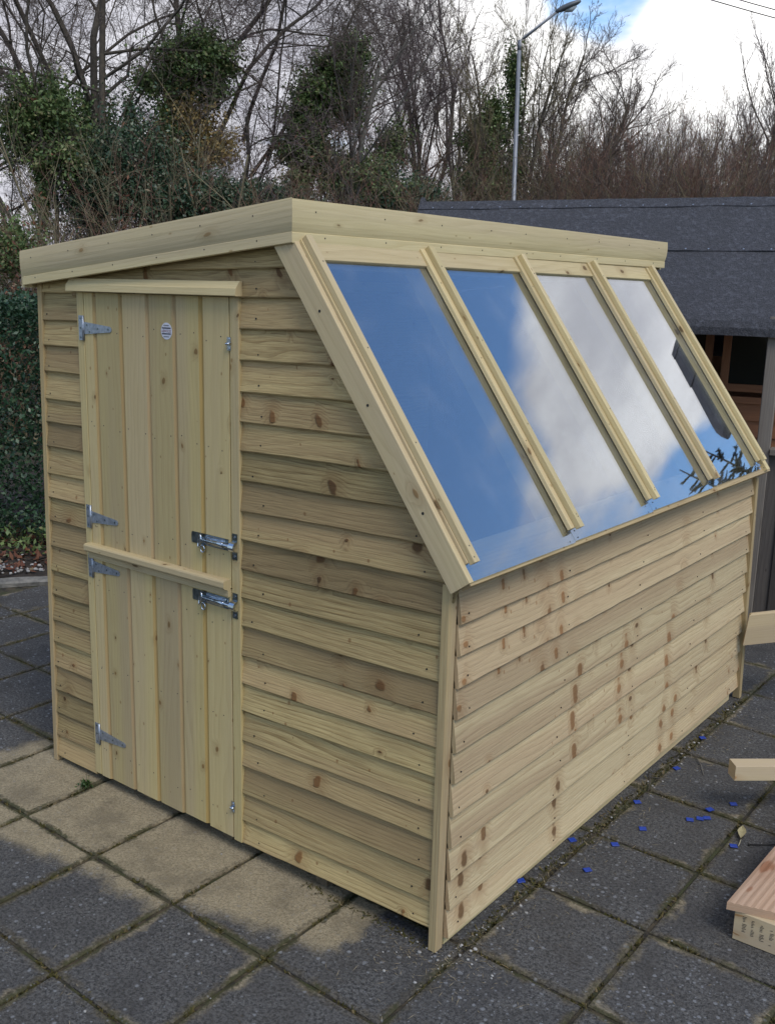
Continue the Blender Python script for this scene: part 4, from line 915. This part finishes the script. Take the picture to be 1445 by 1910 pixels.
tree(600, 15, [(0.0, 0, 0.06, 5.0, 0.10), (0.25, 2.0, 0.16, 3.2, 0.05), (-0.1, 1.2, -0.25, 2.4, 0.04)], UPRIGHT, 16, 'leaning trunk smothered in ivy with pale bare twigs, above the roof corner', group=G, bark=BARKP,
     ivy=[bl(600, 15, 648, 80, 26, 26, 1500), bl(600, 15, 622, 115, 42, 34, 2800), bl(600, 15, 585, 160, 42, 40, 3000), bl(600, 15, 630, 175, 45, 45, 2000), bl(600, 15, 562, 215, 40, 50, 2500), bl(600, 15, 545, 265, 42, 25, 1500), bl(600, 15, 575, 270, 38, 40, 1600), bl(600, 15, 555, 320, 30, 50, 1500), bl(600, 15, 650, 320, 75, 45, 3200), bl(600, 15, 690, 350, 70, 30, 1800)])
tree(700, 18, [(0.0, 0, -0.03, 5.35, 0.08), (0.2, 1.5, 0.1, 4.42, 0.06), (-0.2, 1.5, -0.08, 4.08, 0.05)], UPRIGHT, 17, 'dense purple brown twiggy tree right of the leaning ivy trunk', group=G, twig=TWIGP, ivy=[bl(700, 18, 715, 260, 35, 45, 1500)])
tree(765, 19, [(0.0, 0, 0.02, 6.29, 0.12), (0.1, 2.5, -0.25, 4.25, 0.07), (0.1, 2.8, 0.3, 4.42, 0.07)], FAN, 18, 'tall bare tree fanning out into fine purple twigs near the middle', group=G, twig=TWIGP)
tree(835, 20, [(0.0, 0, 0.05, 5.74, 0.08), (0.1, 1.0, -0.05, 5.41, 0.07), (0.3, 1.2, 0.12, 5.25, 0.06)], UPRIGHT, 19, 'many stemmed bare tree just left of the ivy column', group=G, twig=TWIGP)
tree(905, 18, [(0.0, 0, 0.03, 5.35, 0.09), (-0.1, 2.5, -0.12, 3.23, 0.05), (0.2, 2.8, 0.15, 3.06, 0.05)], UPRIGHT, 20, 'ivy column with bare top sprays immediately left of the street lamp', group=G, twig=TWIGO,
     ivy=[bl(905, 18, 875, 262, 36, 50, 3000), bl(905, 18, 895, 215, 26, 50, 1600), bl(905, 18, 925, 120, 20, 50, 800), bl(905, 18, 880, 330, 50, 45, 2200), bl(905, 18, 935, 300, 30, 60, 1200), bl(905, 18, 930, 190, 18, 60, 700)])
tree(985, 19, [(0.0, 0, 0.02, 3.83, 0.12), (0.1, 2.4, 0.35, 3.09, 0.085), (0.15, 3.2, 0.5, 2.80, 0.07), (0.1, 3.3, 0.15, 2.87, 0.07), (0.1, 2.2, 0.7, 2.36, 0.05), (0.0, 2.9, -0.1, 2.65, 0.05)], FAN, 21, 'dark bare tree fanning to the right behind the street lamp', group=G)
tree(1068, 21, [(0.0, 0, 0.02, 3.97, 0.07), (0.2, 0.5, 0.15, 3.62, 0.05), (-0.3, 0.5, -0.1, 3.80, 0.05)], UPRIGHT, 22, 'reddish brown twiggy tree right of the street lamp', group=G, twig=TWIGR)
tree(1150, 22, [(0.0, 0, 0.0, 4.17, 0.07), (0.3, 0.5, 0.1, 3.91, 0.05), (-0.3, 0.5, -0.1, 3.66, 0.05)], UPRIGHT, 23, 'low brown twiggy tree left in the gap of white sky', group=G, twig=TWIGR)
tree(1215, 22, [(0.0, 0, 0.02, 4.43, 0.07), (0.3, 0.5, 0.12, 3.91, 0.05), (-0.3, 0.5, -0.1, 4.00, 0.05)], UPRIGHT, 24, 'brown twiggy tree in the middle of the low thicket on the right', group=G, twig=TWIGP)
tree(1290, 22, [(0.0, 0, 0.02, 4.51, 0.06), (0.3, 0.5, 0.14, 4.08, 0.05), (-0.3, 0.5, -0.1, 3.75, 0.05)], UPRIGHT, 25, 'low tree with drooping pale top twigs, left of the slender upright trees', group=G, twig=TWIGR)
tree(1365, 22, [(0.0, 0, -0.02, 5.6, 0.10), (0.5, 0, 0.08, 5.2, 0.08), (-0.5, 0, -0.06, 4.8, 0.08), (0.9, 0, 0.04, 4.9, 0.07), (-1.0, 0, 0.02, 4.0, 0.06)], BIRCH, 26, 'slender upright bare tree with fine sprays near the right edge', group=G, twig=TWIGP)
tree(1448, 21, [(0.0, 0, -0.02, 5.6, 0.10), (0.4, 0, 0.08, 5.4, 0.08), (-0.4, 0, -0.06, 5.2, 0.08)], BIRCH, 27, 'slender upright bare tree cut off by the right edge', group=G, twig=TWIGP)
tree(-40, 17, [(0.0, 0, 0.05, 8.0, 0.12), (0.1, 3.0, 0.35, 5.0, 0.07), (0.0, 3.2, 0.6, 4.6, 0.06)], SPREAD, 28, 'bare tree whose limbs reach in from the left edge', group=G)

# dark evergreen bushes under the trees
def bush(px, D, blobs, seed, label, mat=HOLLY, name='evergreen_bush', size=0.024):
    t = thing(name, label, 'bush', at(px, D), group='bushes under the trees'); right = RT; C = []
    for (ox, z, rx, rz, n) in blobs:
        n = int(n * 3.0)
        u = npr.normal(size=(n, 3)); u /= np.linalg.norm(u, axis=1, keepdims=True); rad = np.minimum(np.abs(npr.normal(0.62, 0.28, (n, 1))), 1.5)
        q = u * rad * (1 + 0.3 * np.sin(u[:, 0:1] * 6 + z * 4) * np.cos(u[:, 2:3] * 7 + ox * 5))
        C.append(q * np.array([[rx, rx, rz]]) + np.array(right * ox + Z * z)[None])
    C = np.concatenate(C); C[:, 2] = np.maximum(C[:, 2], 0.03)
    V, Fc = leaves_np(C, npr.uniform(size * 0.6, size * 1.3, len(C)), up=0.5, aspect=0.6); link('foliage', np_mesh('foliage', V, Fc, mat), t, world=False)
    rr = random.Random(seed); sg = []
    for k in range(9):
        p = Vector((rr.gauss(0, 0.25), rr.gauss(0, 0.25), 0)); dr = Vector((rr.gauss(0, 0.35), rr.gauss(0, 0.35), 1)).normalized(); out = [[] for _ in range(10)]
        grow(out, p, dr, blobs[0][1] * rr.uniform(0.8, 1.3), 0.03, 2, UPRIGHT, rr); sg += sum(out, [])
    V, Fc = tubes_np(sg, 3); link('stem', np_mesh('stem', V, Fc, TWIGO), t, world=False); return t
bush(250, 14, [bl(250, 14, 250, 320, 95, 100, 6500), bl(250, 14, 330, 370, 70, 70, 3200), bl(250, 14, 180, 360, 60, 70, 2600)], 1, 'broad dark evergreen bush under the forked tree')
bush(370, 13.5, [bl(370, 13.5, 360, 380, 85, 55, 4200), bl(370, 13.5, 420, 370, 60, 40, 1800)], 2, 'low dark bush below the yellow dead leaves')
bush(480, 14, [bl(480, 14, 490, 362, 60, 30, 2300), bl(480, 14, 545, 380, 45, 30, 1300)], 3, 'low glossy dark bush just above the sloping roof board')
bush(690, 15, [bl(690, 15, 700, 375, 95, 55, 4200), bl(690, 15, 780, 380, 50, 50, 1600)], 4, 'dark bush above the roof corner beneath the purple twigs')
bush(1010, 20, [bl(1010, 20, 1000, 360, 60, 40, 1600)], 5, 'dark ivy bush at the foot of the street lamp', mat=IVY)
bush(1230, 21, [bl(1230, 21, 1232, 325, 14, 22, 420), bl(1230, 21, 1260, 375, 50, 25, 700)], 6, 'small green bush low in the brown thicket', mat=IVY)
bush(30, 12.5, [bl(30, 12.5, 30, 470, 70, 60, 1500)], 7, 'straggly green bush above the hedge at the left edge', mat=IVY)
# brown undergrowth: bramble, saplings and dead stems nobody could count
sg = {0: [], 1: [], 2: []}; und = random.Random(99)
def band(px):  # top of the tangle at picture column px
    xs = [(-250, 400), (0, 425), (120, 370), (200, 290), (280, 225), (330, 205), (430, 300), (500, 350), (560, 340), (640, 270), (720, 230), (820, 270), (900, 290), (1000, 235), (1080, 205), (1150, 215), (1280, 225), (1350, 265), (1445, 285), (1700, 270)]
    for (a, ya), (b, yb) in zip(xs, xs[1:]):
        if a <= px <= b: return ya + (yb - ya) * (px - a) / (b - a) + (26 * math.sin(px * 0.043) + 18 * math.sin(px * 0.117 + 1) + 12 * math.sin(px * 0.29) if px > 600 else 12 * math.sin(px * 0.06))
    return 300
for k in range(4200):
    px = und.uniform(-250, 1700) if k < 2300 else und.uniform(900, 1600); D = und.uniform(12.2, 17) if px < 780 else und.uniform(16, 23); p = at(px, D)
    h = max(0.5, zpx(px, band(px) + abs(und.gauss(0, 65)) - 10, D)); r = und.uniform(0.004, 0.010); dr = Vector((und.gauss(0, 0.28), und.gauss(0, 0.28), 1)).normalized(); n = 7; q = p.copy(); m = und.choice((0, 0, 0, 1, 1, 2) if px > 950 else (0, 1, 1, 2, 2))
    arch = und.uniform(-0.10, 0.05) if px < 900 else und.uniform(-0.03, 0.04); side = Vector((und.gauss(0, 1), und.gauss(0, 1), 0)) * 0.10
    for s in range(n):
        dr = (dr + side * und.random() + Vector((und.gauss(0, 0.07), und.gauss(0, 0.07), arch))).normalized(); e = q + dr * (h / n); rb = r * 0.88
        sg[m].append((q.x, q.y, q.z, e.x, e.y, e.z, r, rb))
        for t in range(3 if s > 1 else 0):
            o = q + (e - q) * und.random(); td = (dr * 0.8 + Vector((und.gauss(0, 0.55), und.gauss(0, 0.55), und.gauss(0.1, 0.4)))).normalized(); ln = h * und.uniform(0.07, 0.2); w0 = max(0.0026, rb * 0.5)
            for u in range(3):
                e2 = o + td * (ln / 3); sg[m].append((o.x, o.y, o.z, e2.x, e2.y, e2.z, w0, w0 * 0.8)); w0 *= 0.8
                if u < 2:
                    t2 = (td + Vector((und.gauss(0, 0.6), und.gauss(0, 0.6), und.gauss(0, 0.5)))).normalized(); e3 = e2 + t2 * ln * 0.35; sg[m].append((e2.x, e2.y, e2.z, e3.x, e3.y, e3.z, w0 * 0.8, w0 * 0.6))
                o = e2; td = (td + Vector((und.gauss(0, 0.25), und.gauss(0, 0.25), und.gauss(0, 0.25)))).normalized()
        q, r = e, rb
VV, FF, MI, off = [], [], [], 0
for m in sg:
    V, Fc = tubes_np(sg[m], 3); VV.append(V); FF.append(Fc + off); MI.append(np.full(len(Fc), m)); off += len(V)
tag(link('undergrowth', np_mesh('undergrowth', np.concatenate(VV), np.concatenate(FF), [TWIG, TWIGR, TWIGO], midx=np.concatenate(MI))), 'tangled brown undergrowth of thin stems below the trees', 'undergrowth', kind='stuff')
# bushy brown growth just over the hedge
pts = []
for k in range(5200):
    px = und.uniform(-200, 700); D = und.uniform(9.5, 12); pts.append(tuple(at(px, D, abs(und.gauss(0, 1)) * 0.55 * (1 + 0.8 * math.sin(px * 0.02) ** 2) + 0.9)))
V, Fc = leaves_np(np.array(pts), npr.uniform(0.015, 0.035, len(pts)), aspect=0.35)
tag(link('dead_bracken', np_mesh('dead_bracken', V, Fc, LITTER)), 'russet dead bracken standing behind the hedge', 'bracken', kind='stuff')

# spruces on the far side, seen mirrored in the glazing
def spruce(x, y, h, seed, label):
    t = thing('spruce_tree', label, 'tree', (x, y, 0), group='spruces mirrored in the glazing'); rr = random.Random(seed); sg, C = [], []
    tr = [(0, 0, 0, 0, 0, h, 0.07, 0.01)]; z = 0.5
    while z < h - 0.1:
        for k in range(7):
            a = rr.uniform(0, 6.28); ln = (h - z) * 0.36 * rr.uniform(0.7, 1.2) + 0.08; d_ = Vector((math.cos(a), math.sin(a), 0.18)); p = Vector((0, 0, z + rr.uniform(-0.1, 0.1)))
            for s in range(5):
                e = p + d_ * (ln / 5); sg.append((p.x, p.y, p.z, e.x, e.y, e.z, 0.012, 0.008))
                for q in range(6 if s else 2):
                    sd = (Vector((-d_.y, d_.x, 0)) * rr.choice((-1, 1)) + d_ * 0.9 + Z * rr.uniform(-0.1, 0.3)).normalized(); l2 = ln * 0.34 * rr.uniform(0.3, 1); o = p + (e - p) * rr.random(); e2 = o + sd * l2
                    sg.append((o.x, o.y, o.z, e2.x, e2.y, e2.z, 0.006, 0.004))
                    for w_ in range(14): C.append(tuple(o + sd * l2 * rr.random()))
                C.append(tuple(e)); d_ = (d_ + Z * 0.03).normalized(); p = e
        z += 0.24
    V, Fc = tubes_np(tr, 8); link('trunk', np_mesh('trunk', V, Fc, BARK), t, world=False)
    V, Fc = tubes_np(sg, 4); V2, F2 = leaves_np(np.array(C), 0.022, aspect=0.11); link('crown', np_mesh('crown', np.concatenate([V, V2]), np.concatenate([Fc, F2 + len(V)]), NEEDLE), t, world=False)
for k, (az, el, D, lab) in enumerate(SPRUCES):
    a = math.radians(az); spruce(math.cos(a) * D, 1.9 + math.sin(a) * D, 1.2 + math.tan(math.radians(el)) * D, 60 + k, lab)

# ------------------------------------------------------------------ timber on the right
def plank_thing(name, label, cat): return thing(name, label, cat)
BR = Vector((0.46, 0.888, 0)).normalized(); BN = Vector((0.888, -0.46, 0)).normalized()
BD = Vector((0.9, 0.43, 0)).normalized(); BP = Vector((BD.y, -BD.x, 0)); BS = (BD + Z * BTILT).normalized(); BU = BS.cross(BP).normalized()
if BU.z < 0: BU = -BU
brd = thing('timber_board', 'pale timber board jutting in at the right edge, beyond the far end of the shed', 'timber', (0.5, 2.6, 0))
o0 = Vector((0.045, 2.36, 0.298))
mb = MB(); mb.extrude([(0, 0), (0.026, 0), (0.026, 0.140), (0.021, 0.146), (0.004, 0.146), (0, 0.142)], o0 - BP * 0.026, BS, BP, BU, 1.0, cut0=lambda a, b: max(0, b - 0.122) * 1.6 + 0.12 * b, segs=1); mb.build('plank', FRESH, brd)
for s in (0.62, 0.92):
    q = o0 + BS * s; mb = MB(); mb.bar(Vector((q.x, q.y, 0.002)) - BP * 0.074, Z, BD, BP, q.z + 0.12, 0.05, 0.046, bev=0.002); mb.build('leg', FRESH, brd)
TR = Vector((0.755, 0.655, 0)).normalized(); TN = Vector((-0.655, 0.755, 0)).normalized()
tr = thing('timber_trestle', 'square cut pale timber rail entering low at the right edge', 'trestle', (0.9, 1.7, 0))
p = Vector((0.388, 1.302, 0.15))
mb = MB(); mb.bar(p, TR, TN, Z, 1.1, 0.062, 0.058, bev=0.0015); mb.build('rail', FRESH, tr)
for s in (0.42, 0.95):
    mb = MB(); mb.bar(p + TR * s - Z * 0.148 + TN * 0.004, Z, TR, TN, 0.147, 0.05, 0.05); mb.build('leg', FRESH, tr)
step = thing('timber_step', 'low step of ribbed decking on a stamped timber block, bottom right', 'step', (0.75, 0.7, 0))
b0 = Vector((0.640, 0.600, 0.002)); bx = Vector((0.985, 0.02, 0)).normalized(); by = Vector((-0.02, 1, 0)).normalized()
mb = MB(); mb.bar(b0, bx, by, Z, 0.62, 0.10, 0.096, bev=0.002)
for k in range(4):
    cx = 0.022 + k * 0.026 + rng.uniform(-0.003, 0.003)
    for j in range(11):
        if rng.random() < 0.22: continue
        w_ = rng.uniform(0.006, 0.013); zz = 0.083 - j * 0.0048 - k * 0.004; base = len(mb.v); yv = b0 - by * 0.0006
        for (dx_, dz_) in ((0, 0), (w_, 0.0012), (w_, 0.0034), (0, 0.0022)): mb.v.append(yv + bx * (cx + dx_ + rng.uniform(0, 0.003)) + Z * (zz + dz_))
        mb.face([base, base + 1, base + 2, base + 3], None, 1)
mb.build('block', [FRESH, STAMP], step)
dk = Vector((0.618, 0.585, 0.0990)); dxv = Vector((0.93, 0.36, 0)).normalized(); dyv = Vector((0.03, 1, 0)).normalized()
nrib = 14; wid = 0.145
def deckboard(o, nm):
    mb = MB(); sec = [(0, 0), (wid, 0)]
    for k in range(nrib, -1, -1):
        a = wid * k / nrib; sec.append((a, 0.026 if k % 2 else 0.0235))
    mb.extrude([(a, b) for a, b in sec], o, dyv, Vector((1, 0, 0)), Z, 0.95, segs=1, cut0=lambda a, b: a * 0.30); mb.build(nm, DECK, step)
for k in range(4): deckboard(dk + X * (0.149 * k) + dyv * (0.045 * k), 'deck_board')
mb = MB(); mb.bar(b0 + by * 0.78, bx, by, Z, 0.62, 0.10, 0.096, bev=0.002); mb.build('block', FRESH, step)

# ------------------------------------------------------------------ small things on the slabs
tiles = [(0.003, 0.449, 'blue plastic packer nearest the door corner post, touching the side wall'), (0.141, 0.646, 'blue plastic packer alone in the middle of a slab, second nearest the camera'), (0.014, 0.781, 'blue plastic packer tight under the side wall in the long joint'),
         (0.142, 0.852, 'blue plastic packer on the near edge of a cross joint'), (0.173, 1.014, 'blue plastic packer alone on the slab left of the row of three'), (0.076, 1.183, 'blue plastic packer near the long joint beside the dry twigs'),
         (0.082, 1.547, 'blue plastic packer farther back, beyond the dry twigs'), (0.056, 1.898, 'farthest blue plastic packer, close to the far end of the shed'), (0.279, 1.187, 'left one of three blue packers lying in a row'),
         (0.305, 1.219, 'middle one of three blue packers lying in a row'), (0.323, 1.240, 'right one of three blue packers lying in a row'), (0.308, 1.308, 'blue plastic packer on the joint just behind the row of three'), (0.362, 1.407, 'blue plastic packer left of the timber rail end'), (0.465, 1.113, 'blue plastic packer at the stalk of the pale leaf')]
mbt = MB(); mbt.bar((-0.0125, -0.011, 0), X, Y, Z, 0.025, 0.022, 0.0038, bev=0.0008); first = None
for k, (x, y, lab) in enumerate(tiles):
    if first is None: o = mbt.build('plastic_packer', BLUE); first = o
    else: o = first.copy(); COL.objects.link(o)
    o.location = (x, y, 0.003); o.rotation_euler = (rng.uniform(-0.04, 0.04), rng.uniform(-0.04, 0.04), rng.uniform(0.3, 1.1)); tag(o, lab, 'packer', 'blue plastic packers scattered on the slabs')
lf = thing('fallen_leaf', 'pale yellow dried leaf lying in the joint by the timber step', 'leaf', (0.466, 1.2, 0.003))
mb = MB(); d1 = Vector((0.0, 1, 0)); pts = [(0.0, 0.0), (0.010, 0.022), (0.015, 0.05), (0.011, 0.078), (0.0, 0.098)]; d1 = Vector((-0.25, 0.97, 0)); d2 = Vector((0.97, 0.25, 0)); b0_ = Vector((0.472, 1.165, 0.006)); base = 0
for (w_, t) in pts:
    for s in (-1, 0, 1): mb.v.append(b0_ + d1 * t + d2 * w_ * s + Z * (0.008 * abs(s) + 0.003 * math.sin(t * 60)))
for i in range(4):
    for s in range(2): mb.face([i * 3 + s, i * 3 + s + 1, (i + 1) * 3 + s + 1, (i + 1) * 3 + s], None, 0, (0.5,) * 3, True)
mb.build('blade', plain('dry_leaf', (0.42, 0.36, 0.19), 0.7, noise=0.25, scale=80), lf)
mb = MB(); mb.tube([(0.472, 1.168, 0.007), (0.476, 1.14, 0.004), (0.478, 1.125, 0.004)], [0.0016, 0.0014, 0.0012], 6); mb.build('stalk', plain('dry_stalk', (0.45, 0.40, 0.26), 0.7), lf)
mb = MB(); mb.tube([(0.505, 1.158, 0.0045), (0.585, 1.225, 0.0045)], 0.0019, 7); mb.tube([(0.502, 1.1555, 0.0045), (0.505, 1.158, 0.0045)], 0.0042, 8); tag(mb.build('nail', NAIL), 'dark steel nail lying on the slab right of the pale leaf', 'nail')
for k, (a, b, lab) in enumerate((((0.012, 1.432), (0.075, 1.285), 'thicker dark dry twig crossing the long joint beside the side wall'), ((0.03, 1.40), (0.10, 1.42), 'thin pale dry twig lying beside the darker twig'), ((0.10, 1.70), (0.19, 1.56), 'thin pale straw far back on the slab near the side wall'))):
    mb = MB(); a, b = Vector((*a, 0.006)), Vector((*b, 0.005)); m_ = (a + b) / 2 + Vector((0.006, 0.004, 0.003)); mb.tube([a, m_, b], [0.0022, 0.002, 0.0012], 6); tag(mb.build('twig', [BARK, BARKP, BARKP][k]), lab, 'twig', 'dry twigs on the slabs')
wd = thing('weed', 'small green weed growing in a joint at the foot of the door', 'weed', (-1.585, -0.075, 0))
mv2 = np.array([(-1.585 + npr.normal(0, 0.012), -0.075 + npr.normal(0, 0.012), abs(npr.normal(0.012, 0.008))) for _ in range(110)]); V, Fc = leaves_np(mv2, npr.uniform(0.004, 0.009, 110), up=1.0); link('foliage', np_mesh('foliage', V, Fc, WEED), wd)
mb = MB()
for k in range(7): mb.tube([(-1.585, -0.075, 0), (-1.585 + rng.gauss(0, 0.008), -0.075 + rng.gauss(0, 0.008), 0.012), (-1.585 + rng.gauss(0, 0.018), -0.075 + rng.gauss(0, 0.018), rng.uniform(0.02, 0.035))], 0.0008, 4)
mb.build('stem', WEED, wd)
bits = MB()
for k in range(170):
    if rng.random() < 0.5: x, y = rng.gauss(0.05, 0.03), rng.uniform(0.0, 2.4)
    elif rng.random() < 0.5: x, y = rng.gauss(0.0, 0.09), rng.gauss(-0.02, 0.06)
    else: x, y = rng.uniform(-1.6, 0.6), rng.uniform(-0.9, 2.2)
    if x < 0.02 and 0 < y < 2.42: continue
    s = stone_mesh(abs(rng.gauss(0.002, 0.0018)) + 0.0014, 900 + k); base = len(bits.v); bits.v += [v + Vector((x, y, 0.002)) for v in s.v]
    for f_ in s.f: bits.face([base + i for i in f_], None, 0, (0.5,) * 3, True)
tag(bits.build('grit', STONE), 'grit and tiny pale stones along the foot of the shed', 'grit', kind='stuff')

# straw, shavings and splinters lying about
pts = []
for k in range(1500):
    r_ = rng.random()
    if r_ < 0.35: x, y = 0.03 + abs(rng.gauss(0, 0.10)), rng.uniform(-0.1, 2.4)
    elif r_ < 0.5: x, y = rng.gauss(0.0, 0.12), rng.gauss(-0.04, 0.10)
    else: x, y = rng.uniform(-2.2, 1.0), rng.uniform(-1.3, 2.6)
    if x < 0.025 and y > -0.005 and x > -1.9 and y < 2.45: continue
    pts.append((x, y, 0.004))
P = np.array(pts); n = len(P); ang = npr.uniform(0, 6.28, n); ln = npr.uniform(0.003, 0.016, (n, 1)) * npr.uniform(0.5, 1.3, (n, 1)); a = np.stack([np.cos(ang), np.sin(ang), npr.normal(0, 0.06, n)], 1); b = np.stack([-np.sin(ang), np.cos(ang), np.zeros(n)], 1)
V = np.empty((n, 4, 3)); V[:, 0] = P - a * ln; V[:, 1] = P + b * 0.0009; V[:, 2] = P + a * ln; V[:, 3] = P - b * 0.0009
STRAW = leafmat('straw_bits', (0.20, 0.16, 0.10), (0.34, 0.28, 0.18), (0.10, 0.07, 0.04), rough=0.8, spec=0.1)
tag(link('straw_bits', np_mesh('straw_bits', V.reshape(-1, 3), np.arange(n * 4).reshape(n, 4), STRAW)), 'fine pale straw and splinters strewn over the slabs', 'straw', kind='stuff')
